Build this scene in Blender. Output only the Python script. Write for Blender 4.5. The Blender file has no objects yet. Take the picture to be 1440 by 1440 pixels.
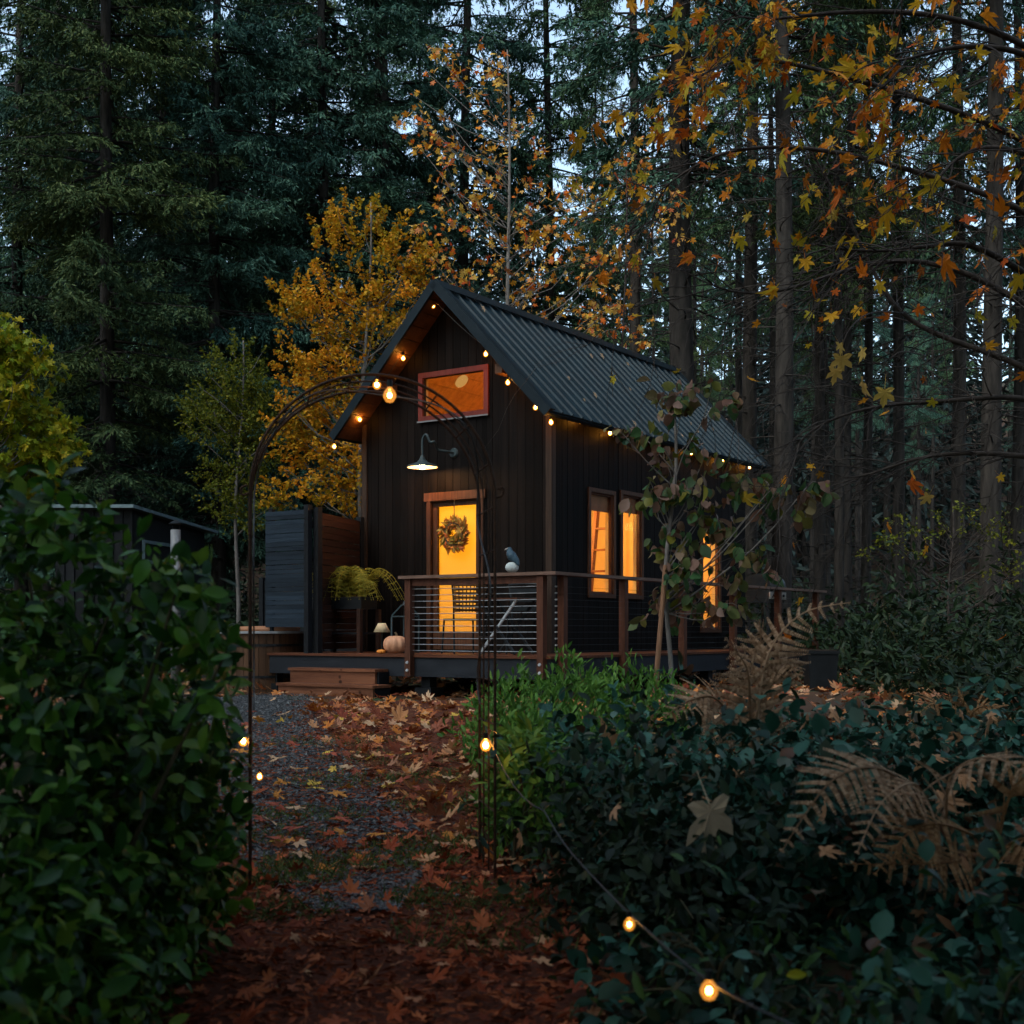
import bpy, math, random
import numpy as np
from mathutils import Vector

rng = np.random.default_rng(7)
random.seed(7)
scene = bpy.context.scene
COL = scene.collection
PI = math.pi

# ------------------------------------------------------------------ camera, sky, sun, exposure
F, HOR, TH = 1826.0, 887.0, 0.596          # focal length in photo pixels, horizon row, cabin yaw
CAMZ = 1.10
cam_d = bpy.data.cameras.new("camera")
cam = bpy.data.objects.new("camera", cam_d)
COL.objects.link(cam)
cam.location = (0, 0, CAMZ)
cam.rotation_euler = (PI / 2, 0, 0)
cam_d.sensor_width = 36
cam_d.lens = F / 1440 * 36
cam_d.shift_y = (HOR - 720) / 1440
cam_d.clip_end = 1000
cam_d.dof.use_dof = True
cam_d.dof.focus_distance = 17.0
cam_d.dof.aperture_fstop = 5.0
scene.camera = cam

SUN_EL, SUN_AZ = math.radians(48), math.radians(222)      # behind the camera, to the left
world = bpy.data.worlds.new("World")
scene.world = world
world.use_nodes = True
wn = world.node_tree.nodes
wl = world.node_tree.links
bg = wn["Background"]
sky = wn.new("ShaderNodeTexSky")
sky.sky_type = 'NISHITA'
sky.sun_disc = False
sky.sun_elevation = SUN_EL
sky.sun_rotation = SUN_AZ
sky.air_density = 1.0
sky.dust_density = 2.0
sky.ozone_density = 2.0
hs = wn.new("ShaderNodeHueSaturation")
hs.inputs['Saturation'].default_value = 0.75
wl.new(sky.outputs[0], hs.inputs['Color'])
tn = wn.new("ShaderNodeMix"); tn.data_type = 'RGBA'; tn.blend_type = 'MULTIPLY'; tn.inputs[0].default_value = 1
tn.inputs[7].default_value = (.93, 1.04, 1.0, 1)
wl.new(hs.outputs[0], tn.inputs[6]); wl.new(tn.outputs[2], bg.inputs['Color'])
bg.inputs['Strength'].default_value = 0.15

sun_d = bpy.data.lights.new("sun", 'SUN')
sun = bpy.data.objects.new("sun", sun_d)
COL.objects.link(sun)
sun_d.energy = 0.4
sun_d.angle = math.radians(25)
sun_d.color = (1.0, 0.95, 0.88)
sdir = Vector((math.sin(SUN_AZ) * math.cos(SUN_EL), math.cos(SUN_AZ) * math.cos(SUN_EL), math.sin(SUN_EL)))
sun.rotation_euler = sdir.to_track_quat('Z', 'Y').to_euler()

scene.view_settings.view_transform = 'Standard'
scene.view_settings.look = 'None'
scene.view_settings.gamma = 1
scene.view_settings.exposure = 1.35
cy = scene.cycles
cy.use_denoising = True
cy.max_bounces = 6
cy.diffuse_bounces = 3
cy.glossy_bounces = 2
cy.transmission_bounces = 4
cy.transparent_max_bounces = 12
cy.caustics_reflective = False
cy.caustics_refractive = False
cy.sample_clamp_indirect = 4.0
cy.use_adaptive_sampling = True
cy.adaptive_threshold = 0.015

# ------------------------------------------------------------------ helpers
def smooth(a, b, x):
    t = np.clip((np.asarray(x, float) - a) / (b - a), 0, 1)
    return t * t * (3 - 2 * t)

def gz(x, y):
    x = np.asarray(x, float); y = np.asarray(y, float)
    z = 0.25 * smooth(4.5, 13.5, y) + np.maximum(0, y - 24) * 0.022
    z = z + 26 * smooth(72, 150, y) + 24 * smooth(38, 95, np.abs(x)) * (1 - smooth(72, 150, y))  # side slopes lie out of view, added to block low side light
    z = z + 0.025 * np.sin(x * 1.3 + 0.4 * y) * np.sin(y * 0.9 + 1.0) * smooth(0.4, 1.6, np.abs(x + 0.6))
    z = z + 0.10 * smooth(1.0, 4.0, x) * smooth(3, 7, y) * (1 - smooth(14, 20, y))
    return z

def at(px, py, d):
    return np.array([(px - 720) / F * d, d, CAMZ + (HOR - py) / F * d])

UX, UY, VX, VY = math.cos(TH), -math.sin(TH), math.sin(TH), math.cos(TH)
D0 = 17.5
CX, CY = 55 / F * D0, D0

def hp(u, v, h):                    # cabin frame (u along front, v into depth, h above camera) -> world
    return np.array([CX + u * UX + v * VX, CY + u * UY + v * VY, CAMZ + h])

def ray_v(px, py, v):               # picture point on the plane v = const -> (u, h)
    a = (px - 720) / F; b = (HOR - py) / F
    d = (v + CX * VX + CY * VY) / (a * VX + VY)
    return (a * d - CX) * UX + (d - CY) * UY, b * d

def ray_u(px, py, u):
    a = (px - 720) / F; b = (HOR - py) / F
    d = (u + CX * UX + CY * UY) / (a * UX + UY)
    return (a * d - CX) * VX + (d - CY) * VY, b * d

WL = {}

def thing(name, label, cat, loc, group=None):
    o = bpy.data.objects.new(name, None)
    COL.objects.link(o)
    o.location = [float(c) for c in loc]
    o.empty_display_size = 0.2
    WL[o] = np.array(loc, float)
    o['label'] = label; o['category'] = cat
    if group: o['group'] = group
    return o

def tag(o, label, cat, group=None, kind=None):
    if label: o['label'] = label
    if cat: o['category'] = cat
    if group: o['group'] = group
    if kind: o['kind'] = kind
    return o

def make_mesh(name, V, Fs, mat, smooth_shade=False):
    """V (n,3); Fs list of (m,k) int arrays."""
    me = bpy.data.meshes.new(name)
    V = np.asarray(V, np.float32)
    me.vertices.add(len(V)); me.vertices.foreach_set("co", V.ravel())
    Fs = [np.asarray(f, np.int32) for f in Fs if len(f)]
    loops = np.concatenate([f.ravel() for f in Fs]) if Fs else np.zeros(0, np.int32)
    sizes = np.concatenate([np.full(len(f), f.shape[1], np.int32) for f in Fs]) if Fs else np.zeros(0, np.int32)
    starts = np.concatenate([[0], np.cumsum(sizes)[:-1]]).astype(np.int32) if len(sizes) else sizes
    me.loops.add(len(loops)); me.loops.foreach_set("vertex_index", loops)
    me.polygons.add(len(sizes)); me.polygons.foreach_set("loop_start", starts)
    me.polygons.foreach_set("use_smooth", np.full(len(sizes), bool(smooth_shade)))
    me.update(calc_edges=True)
    me.validate()
    if mat: me.materials.append(mat)
    return me

class MB:
    def __init__(s): s.V = []; s.F = {}; s.n = 0
    def add(s, V, Fc):
        V = np.asarray(V, float); 
        for f in (Fc if isinstance(Fc, list) else [Fc]):
            f = np.asarray(f, int)
            if len(f): s.F.setdefault(f.shape[1], []).append(f + s.n)
        s.V.append(V); s.n += len(V); return s
    def mesh(s, name, mat, off=(0, 0, 0), sm=False):
        V = np.concatenate(s.V) - np.asarray(off, float)
        return make_mesh(name, V, [np.concatenate(f) for f in s.F.values()], mat, sm)
    def build(s, name, mat, parent=None, sm=False):
        off = WL[parent] if parent is not None else (0, 0, 0)
        o = bpy.data.objects.new(name, s.mesh(name, mat, off, sm))
        COL.objects.link(o)
        if parent is not None: o.parent = parent
        WL[o] = np.array(off, float)
        return o

BOXF = np.array([[0, 3, 2, 1], [4, 5, 6, 7], [0, 1, 5, 4], [1, 2, 6, 5], [2, 3, 7, 6], [3, 0, 4, 7]])

def hbox(u0, u1, v0, v1, h0, h1):
    V = [hp(u, v, h) for h in (h0, h1) for u, v in ((u0, v0), (u1, v0), (u1, v1), (u0, v1))]
    return np.array(V), BOXF

def wbox(x0, x1, y0, y1, z0, z1):
    V = [(x, y, z) for z in (z0, z1) for x, y in ((x0, y0), (x1, y0), (x1, y1), (x0, y1))]
    return np.array(V, float), BOXF

def bar(p, q, w, t=None, up=(0, 0, 1)):
    """rectangular bar from p to q"""
    p = np.array(p, float); q = np.array(q, float); t = t or w
    d = (q - p) / np.linalg.norm(q - p)
    a = np.cross(d, np.array(up, float))
    if np.linalg.norm(a) < 1e-3: a = np.cross(d, (1, 0.3, 0))
    a /= np.linalg.norm(a); b = np.cross(a, d)
    V = [c + a * sx * w / 2 + b * sy * t / 2 for c in (p, q) for sx, sy in ((-1, -1), (1, -1), (1, 1), (-1, 1))]
    return np.array(V), BOXF

def tube(P, R, n=6, cap=True):
    P = np.asarray(P, float); m = len(P)
    R = np.broadcast_to(np.asarray(R, float), (m,))
    T = np.gradient(P, axis=0)
    T /= np.linalg.norm(T, axis=1)[:, None] + 1e-12
    ref = np.array([0.0, 0, 1]) if abs(T[0][2]) < 0.9 else np.array([1.0, 0, 0])
    A = np.zeros_like(P); a = np.cross(T[0], ref); 
    for i in range(m):
        a = a - T[i] * np.dot(a, T[i]); a /= np.linalg.norm(a) + 1e-12; A[i] = a
    B = np.cross(T, A)
    ang = np.arange(n) * 2 * PI / n
    V = P[:, None] + R[:, None, None] * (np.cos(ang)[None, :, None] * A[:, None] + np.sin(ang)[None, :, None] * B[:, None])
    V = V.reshape(-1, 3)
    i = np.arange(m - 1)[:, None] * n; j = np.arange(n)[None]; k = (j + 1) % n
    Fq = np.stack([i + j, i + k, i + n + k, i + n + j], -1).reshape(-1, 4)
    if not cap: return V, [Fq]
    V = np.vstack([V, P[:1], P[-1:]])
    c0, c1 = m * n, m * n + 1
    j = np.arange(n); k = (j + 1) % n
    Ft = np.vstack([np.stack([k, j, np.full(n, c0)], -1), np.stack([(m - 1) * n + j, (m - 1) * n + k, np.full(n, c1)], -1)])
    return V, [Fq, Ft]

def lathe(prof, c, n=20, axis=None):
    """prof list of (r, z) around vertical axis at c"""
    prof = np.array(prof, float); m = len(prof)
    ang = np.arange(n) * 2 * PI / n
    V = np.stack([prof[:, 0:1] * np.cos(ang), prof[:, 0:1] * np.sin(ang), np.repeat(prof[:, 1:2], n, 1)], -1).reshape(-1, 3)
    i = np.arange(m - 1)[:, None] * n; j = np.arange(n)[None]; k = (j + 1) % n
    Fq = np.stack([i + j, i + k, i + n + k, i + n + j], -1).reshape(-1, 4)
    return V + np.array(c, float), [Fq]

def ball(c, r, n=10, sq=(1, 1, 1)):
    t = np.linspace(-PI / 2, PI / 2, n)
    V, Fq = lathe([(max(1e-4, math.cos(a)), math.sin(a)) for a in t], (0, 0, 0), n * 2)
    return V * r * np.array(sq) + np.array(c, float), Fq

def norm(a): return a / (np.linalg.norm(a, axis=-1, keepdims=True) + 1e-9)

def scatter(TV, TF, pos, fwd, up, s, bend=0.0, jit=None):
    """copies of leaf template TV: x = fwd, z = up (normal)"""
    pos = np.asarray(pos, float); n = len(pos)
    x = norm(np.asarray(fwd, float)); y = norm(np.cross(up, x)); z = np.cross(x, y)
    s = np.broadcast_to(np.asarray(s, float), (n,))
    T = np.repeat(TV[None], n, 0)
    b = np.broadcast_to(np.asarray(bend, float), (n,))
    T[:, :, 2] -= b[:, None] * (T[:, :, 0] ** 2 + 0.5 * T[:, :, 1] ** 2)
    V = pos[:, None] + s[:, None, None] * (T[..., 0:1] * x[:, None] + T[..., 1:2] * y[:, None] + T[..., 2:3] * z[:, None])
    Fs = [(np.asarray(f)[None] + (np.arange(n) * len(TV))[:, None, None]).reshape(-1, np.asarray(f).shape[1]) for f in TF]
    return V.reshape(-1, 3), Fs

def rdir(n, zs=1.0):
    v = rng.normal(size=(n, 3)); v[:, 2] *= zs
    return norm(v)

# leaf templates, unit length along x
def oval_leaf(w=0.5, fold=0.12, rows=5, tip=1.0):
    t = np.linspace(0, 1, rows)
    wd = w / 2 * np.sin(PI * t ** tip) ** 0.8 + 0.004
    V = []
    for a, b in zip(t, wd): V += [(a, b, fold * b * 2), (a, 0, 0), (a, -b, fold * b * 2)]
    Fq = []
    for i in range(rows - 1):
        k = i * 3
        Fq += [(k, k + 1, k + 4, k + 3), (k + 1, k + 2, k + 5, k + 4)]
    return np.array(V, float), [np.array(Fq)[:, ::-1]]

def diamond(w=0.45):
    return np.array([(0, 0, 0), (0.5, w / 2, 0.06), (1, 0, 0), (0.5, -w / 2, 0.06)], float), [np.array([[0, 3, 2, 1]])]

def maple_leaf(stem=True):
    # half outline of a five-lobed leaf (angle from tip direction, radius)
    half = [(0, .62), (9, .47), (17, .49), (24, .33), (30, .27), (42, .40), (50, .55), (60, .47), (70, .40), (78, .24), (92, .27), (112, .42), (128, .33), (145, .20), (165, .10)]
    pts = [(r * math.cos(math.radians(a)) + .38, r * math.sin(math.radians(a))) for a, r in half]
    pts = pts + [(x, -y) for x, y in pts[:0:-1]]
    V = [(0.38, 0, -0.0)] + [(x, y, 0.10 * abs(y) + 0.03 * math.sin(9 * math.atan2(y, x - .38))) for x, y in pts]
    n = len(pts)
    Ft = [(0, 1 + i, 1 + (i + 1) % n) for i in range(n)]
    V = np.array(V, float)
    if stem:
        k = len(V)
        V = np.vstack([V, [(0.30, .012, 0), (0.30, -.012, 0), (-0.35, -.006, .02), (-0.35, .006, .02)]])
        return V, [np.array(Ft), np.array([[k, k + 3, k + 2, k + 1]])]
    return V, [np.array(Ft)]

OVAL = oval_leaf(0.5); OVALW = oval_leaf(0.72, 0.16); LANCE = oval_leaf(0.3, 0.15); DIA = diamond(); DIAW = diamond(0.8)
MAPLE = maple_leaf(); MAPLE0 = maple_leaf(False)

# ------------------------------------------------------------------ materials
def new_mat(name):
    m = bpy.data.materials.new(name); m.use_nodes = True
    nt = m.node_tree
    return m, nt, nt.nodes, nt.links, nt.nodes["Principled BSDF"]

def ramp(n, cols, interp='LINEAR'):
    r = n.new("ShaderNodeValToRGB"); cr = r.color_ramp; cr.interpolation = interp
    while len(cr.elements) < len(cols): cr.elements.new(0.5)
    for i, c in enumerate(cols):
        if len(c) == 3: p, c = i / max(1, len(cols) - 1), c
        else: p, c = c[0], c[1:]
        cr.elements[i].position = p; cr.elements[i].color = (*c, 1)
    return r

def leaf_mat(name, cols, rough=0.5, spec=0.4, trans=0.25, clump=0.0, clump_cols=None):
    m, nt, n, l, b = new_mat(name)
    g = n.new("ShaderNodeNewGeometry")
    r = ramp(n, cols)
    l.new(g.outputs['Random Per Island'], r.inputs[0])
    tc = n.new("ShaderNodeTexCoord")
    nz = n.new("ShaderNodeTexNoise"); nz.inputs['Scale'].default_value = 14.0; nz.inputs['Detail'].default_value = 3
    l.new(tc.outputs['Object'], nz.inputs['Vector'])
    mr = n.new("ShaderNodeMapRange"); mr.inputs[3].default_value = 0.7; mr.inputs[4].default_value = 1.3
    l.new(nz.outputs[0], mr.inputs[0])
    mx = n.new("ShaderNodeMix"); mx.data_type = 'RGBA'; mx.blend_type = 'MULTIPLY'; mx.inputs[0].default_value = 1
    l.new(r.outputs[0], mx.inputs[6]); l.new(mr.outputs[0], mx.inputs[7])
    src = mx.outputs[2]
    if clump_cols:
        n2 = n.new("ShaderNodeTexNoise"); n2.inputs['Scale'].default_value = clump; n2.inputs['Detail'].default_value = 2
        l.new(tc.outputs['Object'], n2.inputs['Vector'])
        r2 = ramp(n, [(0.38, *clump_cols[0]), (0.62, *clump_cols[1])])
        l.new(n2.outputs[0], r2.inputs[0])
        m2 = n.new("ShaderNodeMix"); m2.data_type = 'RGBA'; m2.blend_type = 'MULTIPLY'; m2.inputs[0].default_value = 1
        l.new(src, m2.inputs[6]); l.new(r2.outputs[0], m2.inputs[7]); src = m2.outputs[2]
    l.new(src, b.inputs['Base Color'])
    b.inputs['Roughness'].default_value = rough
    b.inputs['Specular IOR Level'].default_value = spec * .42
    if trans > 0:
        t = n.new("ShaderNodeBsdfTranslucent"); l.new(src, t.inputs['Color'])
        ms = n.new("ShaderNodeMixShader"); ms.inputs[0].default_value = trans
        l.new(b.outputs[0], ms.inputs[1]); l.new(t.outputs[0], ms.inputs[2])
        l.new(ms.outputs[0], n["Material Output"].inputs['Surface'])
    return m

def grain_mat(name, c0, c1, scale=(20, 20, 1.5), rough=0.6, rot=0.0, island=0.35, bump=0.3, spec=0.16, fine=1.0, knots=0.0, metal=0.0):
    """wood or brushed surface: noise stretched by scale"""
    m, nt, n, l, b = new_mat(name)
    tc = n.new("ShaderNodeTexCoord")
    mp = n.new("ShaderNodeMapping"); mp.inputs['Rotation'].default_value = (0, 0, rot); 
    mp2 = n.new("ShaderNodeMapping"); mp2.inputs['Scale'].default_value = scale
    l.new(tc.outputs['Object'], mp.inputs[0]); l.new(mp.outputs[0], mp2.inputs[0])
    nz = n.new("ShaderNodeTexNoise"); nz.inputs['Scale'].default_value = fine; nz.inputs['Detail'].default_value = 6; nz.inputs['Roughness'].default_value = 0.65
    l.new(mp2.outputs[0], nz.inputs['Vector'])
    r = ramp(n, [(0.3, *c0), (0.72, *c1)])
    l.new(nz.outputs[0], r.inputs[0])
    g = n.new("ShaderNodeNewGeometry")
    mr = n.new("ShaderNodeMapRange"); mr.inputs[3].default_value = 1 - island; mr.inputs[4].default_value = 1 + island
    l.new(g.outputs['Random Per Island'], mr.inputs[0])
    mx = n.new("ShaderNodeMix"); mx.data_type = 'RGBA'; mx.blend_type = 'MULTIPLY'; mx.inputs[0].default_value = 1
    l.new(r.outputs[0], mx.inputs[6]); l.new(mr.outputs[0], mx.inputs[7])
    src = mx.outputs[2]
    if knots:
        vo = n.new("ShaderNodeTexVoronoi"); vo.inputs['Scale'].default_value = knots
        l.new(mp.outputs[0], vo.inputs['Vector'])
        rk = ramp(n, [(0.0, 0.15, 0.12, 0.1), (0.09, 0.2, 0.17, 0.15), (0.16, 1, 1, 1)])
        l.new(vo.outputs['Distance'], rk.inputs[0])
        mk = n.new("ShaderNodeMix"); mk.data_type = 'RGBA'; mk.blend_type = 'MULTIPLY'; mk.inputs[0].default_value = 1
        l.new(src, mk.inputs[6]); l.new(rk.outputs[0], mk.inputs[7]); src = mk.outputs[2]
    l.new(src, b.inputs['Base Color'])
    rr = n.new("ShaderNodeMapRange"); rr.inputs[3].default_value = max(0.05, rough - 0.12); rr.inputs[4].default_value = min(1, rough + 0.15)
    l.new(nz.outputs[0], rr.inputs[0]); l.new(rr.outputs[0], b.inputs['Roughness'])
    b.inputs['Specular IOR Level'].default_value = spec
    b.inputs['Metallic'].default_value = metal
    if bump:
        bp = n.new("ShaderNodeBump"); bp.inputs['Strength'].default_value = bump; bp.inputs['Distance'].default_value = 0.01
        l.new(nz.outputs[0], bp.inputs['Height']); l.new(bp.outputs[0], b.inputs['Normal'])
    return m

def emit_mat(name, col, s):
    m, nt, n, l, b = new_mat(name)
    n.remove(b)
    e = n.new("ShaderNodeEmission"); e.inputs[0].default_value = (*col, 1); e.inputs[1].default_value = s
    l.new(e.outputs[0], n["Material Output"].inputs['Surface'])
    return m

def bulb_glass_mat(name, col, s, tr):
    m, nt, n, l, b = new_mat(name); n.remove(b)
    e = n.new("ShaderNodeEmission"); e.inputs[0].default_value = (*col, 1); e.inputs[1].default_value = s
    t = n.new("ShaderNodeBsdfTransparent"); gl = n.new("ShaderNodeBsdfGlossy"); gl.inputs['Roughness'].default_value = 0.1
    m1 = n.new("ShaderNodeMixShader"); m1.inputs[0].default_value = tr
    m2 = n.new("ShaderNodeMixShader"); m2.inputs[0].default_value = 0.06
    l.new(e.outputs[0], m1.inputs[1]); l.new(t.outputs[0], m1.inputs[2])
    l.new(m1.outputs[0], m2.inputs[1]); l.new(gl.outputs[0], m2.inputs[2])
    l.new(m2.outputs[0], n["Material Output"].inputs['Surface'])
    return m

def pane_mat(name, refl=0.1, tint=(1, 1, 1)):
    m, nt, n, l, b = new_mat(name); n.remove(b)
    t = n.new("ShaderNodeBsdfTransparent"); t.inputs[0].default_value = (*tint, 1)
    gl = n.new("ShaderNodeBsdfGlossy"); gl.inputs['Roughness'].default_value = 0.03
    fr = n.new("ShaderNodeLayerWeight"); fr.inputs[0].default_value = 0.25
    mu = n.new("ShaderNodeMath"); mu.operation = 'MULTIPLY'; mu.inputs[1].default_value = 0.16
    l.new(fr.outputs['Fresnel'], mu.inputs[0])
    m1 = n.new("ShaderNodeMixShader"); l.new(mu.outputs[0], m1.inputs[0])
    l.new(t.outputs[0], m1.inputs[1]); l.new(gl.outputs[0], m1.inputs[2])
    l.new(m1.outputs[0], n["Material Output"].inputs['Surface'])
    return m

def shade_mat(name, col):          # lit blind behind the door glass: lets the room lamp glow through
    m, nt, n, l, b = new_mat(name)
    b.inputs['Base Color'].default_value = (*col, 1); b.inputs['Roughness'].default_value = 0.9
    t = n.new("ShaderNodeBsdfTranslucent"); t.inputs[0].default_value = (*col, 1)
    m1 = n.new("ShaderNodeMixShader"); m1.inputs[0].default_value = 0.8
    l.new(b.outputs[0], m1.inputs[1]); l.new(t.outputs[0], m1.inputs[2])
    l.new(m1.outputs[0], n["Material Output"].inputs['Surface'])
    return m

def ground_mat(name, cols, scale, bump=0.6, rough=0.85, patch=None):
    m, nt, n, l, b = new_mat(name)
    tc = n.new("ShaderNodeTexCoord")
    n1 = n.new("ShaderNodeTexNoise"); n1.inputs['Scale'].default_value = scale; n1.inputs['Detail'].default_value = 8; n1.inputs['Roughness'].default_value = 0.75
    l.new(tc.outputs['Object'], n1.inputs['Vector'])
    r = ramp(n, cols); l.new(n1.outputs[0], r.inputs[0]); src = r.outputs[0]
    if patch:
        n2 = n.new("ShaderNodeTexNoise"); n2.inputs['Scale'].default_value = patch[0]; n2.inputs['Detail'].default_value = 5
        l.new(tc.outputs['Object'], n2.inputs['Vector'])
        r2 = ramp(n, [(0.5, 0, 0, 0), (0.62, 1, 1, 1)]); l.new(n2.outputs[0], r2.inputs[0])
        mx = n.new("ShaderNodeMix"); mx.data_type = 'RGBA'
        l.new(r2.outputs[0], mx.inputs[0]); l.new(src, mx.inputs[6]); mx.inputs[7].default_value = (*patch[1], 1); src = mx.outputs[2]
    l.new(src, b.inputs['Base Color'])
    b.inputs['Roughness'].default_value = rough
    bp = n.new("ShaderNodeBump"); b.inputs['Specular IOR Level'].default_value = .15
    bp.inputs['Strength'].default_value = bump; bp.inputs['Distance'].default_value = 0.03
    l.new(n1.outputs[0], bp.inputs['Height']); l.new(bp.outputs[0], b.inputs['Normal'])
    return m

M = {}
M['char'] = grain_mat('charred_boards', (.0014, .0012, .0012), (.0095, .0066, .0056), (24, 24, 1.1), 0.65, bump=0.5, island=.4, spec=.07)
M['chartrim'] = grain_mat('dark_trim', (.018, .010, .007), (.05, .03, .02), (30, 30, 2), 0.6)
M['doortrim'] = grain_mat('door_trim', (.035, .014, .008), (.09, .038, .02), (30, 30, 2), 0.5)
M['windowred'] = grain_mat('red_window_trim', (.10, .018, .014), (.16, .03, .02), (30, 30, 3), 0.45)
M['roof'] = grain_mat('ribbed_roof_metal', (.003, .012, .019), (.007, .023, .033), (3, 3, 3), 0.45, metal=0.25, island=.05, bump=.05, spec=.35)
M['fascia'] = grain_mat('rake_metal', (.005, .010, .014), (.010, .017, .022), (3, 3, 3), 0.45, metal=0.2, island=.05, bump=.05)
M['soffit'] = grain_mat('soffit_wood', (.05, .022, .012), (.13, .06, .03), (8, 8, 8), 0.6)
M['pine'] = grain_mat('pine_ceiling', (.42, .2, .08), (.7, .38, .16), (1.5, 12, 12), 0.5, rot=TH, island=.15, bump=.1)
M['paint'] = grain_mat('interior_paint', (.72, .58, .3), (.8, .66, .36), (3, 3, 3), 0.8, island=0, bump=0)
M['floorin'] = grain_mat('interior_floor', (.25, .12, .05), (.4, .2, .09), (3, 3, 3), 0.5, island=.1)
M['ladder'] = grain_mat('ladder_wood', (.2, .07, .03), (.32, .12, .05), (10, 10, 3), 0.5)
M['deck'] = grain_mat('deck_boards', (.06, .02, .011), (.14, .052, .027), (1.2, 22, 22), 0.45, rot=TH, island=.25)
M['rail'] = grain_mat('rail_wood', (.045, .016, .009), (.11, .042, .024), (14, 14, 2.5), 0.5, island=.15)
M['railcap'] = grain_mat('rail_cap_wood', (.10, .058, .042), (.2, .12, .092), (4, 4, 14), 0.5, island=.1)
M['cedar'] = grain_mat('cedar_steps', (.075, .026, .014), (.22, .085, .042), (1.5, 20, 20), 0.55, rot=TH, knots=4.5, island=.2)
M['beam'] = grain_mat('black_beam', (.010, .012, .016), (.02, .023, .029), (3, 3, 9), 0.6)
M['navy'] = grain_mat('navy_slats', (.007, .013, .022), (.02, .032, .046), (2, 2, 26), 0.6, island=.4)
M['darkslat'] = grain_mat('dark_slats', (.018, .008, .006), (.045, .019, .012), (2, 2, 20), 0.6)
M['blackwood'] = grain_mat('black_wood', (.005, .006, .007), (.011, .012, .015), (4, 4, 20), 0.6)
M['tub'] = grain_mat('tub_staves', (.06, .03, .017), (.14, .072, .04), (22, 22, 1.2), 0.55, island=.25)
M['tubrim'] = grain_mat('tub_rim', (.25, .25, .26), (.4, .41, .42), (5, 5, 5), 0.4)
M['cover'] = grain_mat('tub_cover', (.3, .13, .07), (.42, .2, .11), (5, 5, 5), 0.6)
M['iron'] = grain_mat('rusty_iron', (.02, .013, .010), (.07, .035, .02), (40, 40, 40), 0.55, metal=.5, bump=.2)
M['black'] = grain_mat('black_metal', (.012, .014, .016), (.025, .028, .03), (9, 9, 9), 0.4, metal=.3, bump=.05)
M['lampgreen'] = grain_mat('lamp_enamel', (.03, .045, .05), (.05, .07, .075), (9, 9, 9), 0.3, bump=.02)
M['enamel'] = grain_mat('white_enamel', (.6, .46, .36), (.68, .54, .44), (9, 9, 9), 0.35, bump=0)
M['steel'] = grain_mat('steel_cable', (.26, .27, .28), (.38, .39, .4), (9, 9, 9), 0.3, metal=.9, bump=0)
M['bolt'] = grain_mat('galvanised', (.5, .52, .55), (.68, .7, .72), (20, 20, 20), 0.38, metal=.6, bump=.05)
M['flue'] = grain_mat('dull_flue', (.13, .135, .14), (.24, .245, .25), (20, 20, 4), 0.5, metal=.3, bump=.05)
M['alu'] = grain_mat('pale_roof_edge', (.12, .165, .185), (.19, .25, .27), (5, 5, 5), 0.4, metal=.2, bump=0)
M['pumpkin'] = grain_mat('pumpkin_skin', (.42, .2, .11), (.62, .33, .2), (6, 6, 3), 0.45, bump=.1)
M['orange'] = grain_mat('small_gourd_skin', (.6, .19, .03), (.75, .28, .05), (9, 9, 9), 0.45, bump=.1)
M['stem'] = grain_mat('dry_stem', (.06, .045, .025), (.14, .1, .06), (30, 30, 8), 0.8)
M['linen'] = grain_mat('linen_shade', (.5, .38, .22), (.62, .48, .3), (60, 60, 60), 0.9, bump=.1)
M['wicker'] = grain_mat('wicker', (.05, .028, .014), (.16, .08, .035), (60, 60, 60), 0.6)
M['crow'] = grain_mat('crow_feathers', (.02, .04, .06), (.05, .09, .12), (40, 40, 12), 0.45)
M['beak'] = grain_mat('pale_beak', (.25, .22, .2), (.4, .36, .33), (40, 40, 12), 0.5)
M['stone'] = grain_mat('pale_ball', (.34, .38, .38), (.5, .54, .53), (14, 14, 14), 0.7)
M['grillsteel'] = grain_mat('grill_panel', (.35, .33, .3), (.5, .47, .43), (3, 3, 40), 0.35, metal=.6, bump=.05)
M['pot'] = grain_mat('black_pot', (.006, .007, .008), (.012, .014, .016), (9, 9, 9), 0.55, bump=.1)
M['soil'] = ground_mat('potting_soil', [(.02, .014, .01), (.05, .035, .025)], 40)
M['cord'] = grain_mat('lamp_cord', (.03, .032, .035), (.06, .062, .065), (30, 30, 30), 0.5)
M['barkfir'] = grain_mat('fir_bark', (.007, .006, .0055), (.058, .049, .042), (9, 9, 1.4), 0.9, bump=1.0, island=0)
M['barkgrey'] = grain_mat('grey_bark', (.08, .07, .065), (.24, .215, .20), (12, 12, 4), 0.8, bump=.6, island=.1)
M['barkpale'] = grain_mat('pale_bark', (.09, .08, .07), (.22, .20, .18), (12, 12, 6), 0.8, bump=.4, island=.1)
M['twig'] = grain_mat('bare_twigs', (.018, .014, .012), (.065, .052, .045), (12, 12, 12), 0.8, bump=.2, island=.3)
M['stemgreen'] = grain_mat('shrub_stems', (.03, .028, .015), (.08, .065, .035), (20, 20, 8), 0.8)
M['stake'] = grain_mat('stake_wood', (.16, .08, .045), (.32, .17, .10), (20, 20, 2), 0.7)
M['glow'] = emit_mat('filament_glow', (1, .38, .05), 150)
M['glowbig'] = emit_mat('filament_glow_near', (1, .43, .06), 45)
M['bulbglass'] = bulb_glass_mat('bulb_glass', (1, .33, .03), .9, .55)
M['bulbclear'] = bulb_glass_mat('bulb_glass_near', (1, .36, .04), .7, .7)
M['barnbulb'] = emit_mat('barn_lamp_bulb', (1, .52, .20), 150)
M['discglow'] = emit_mat('ceiling_disc_glow', (1, .50, .13), .2)
M['pane'] = pane_mat('window_glass')
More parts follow.
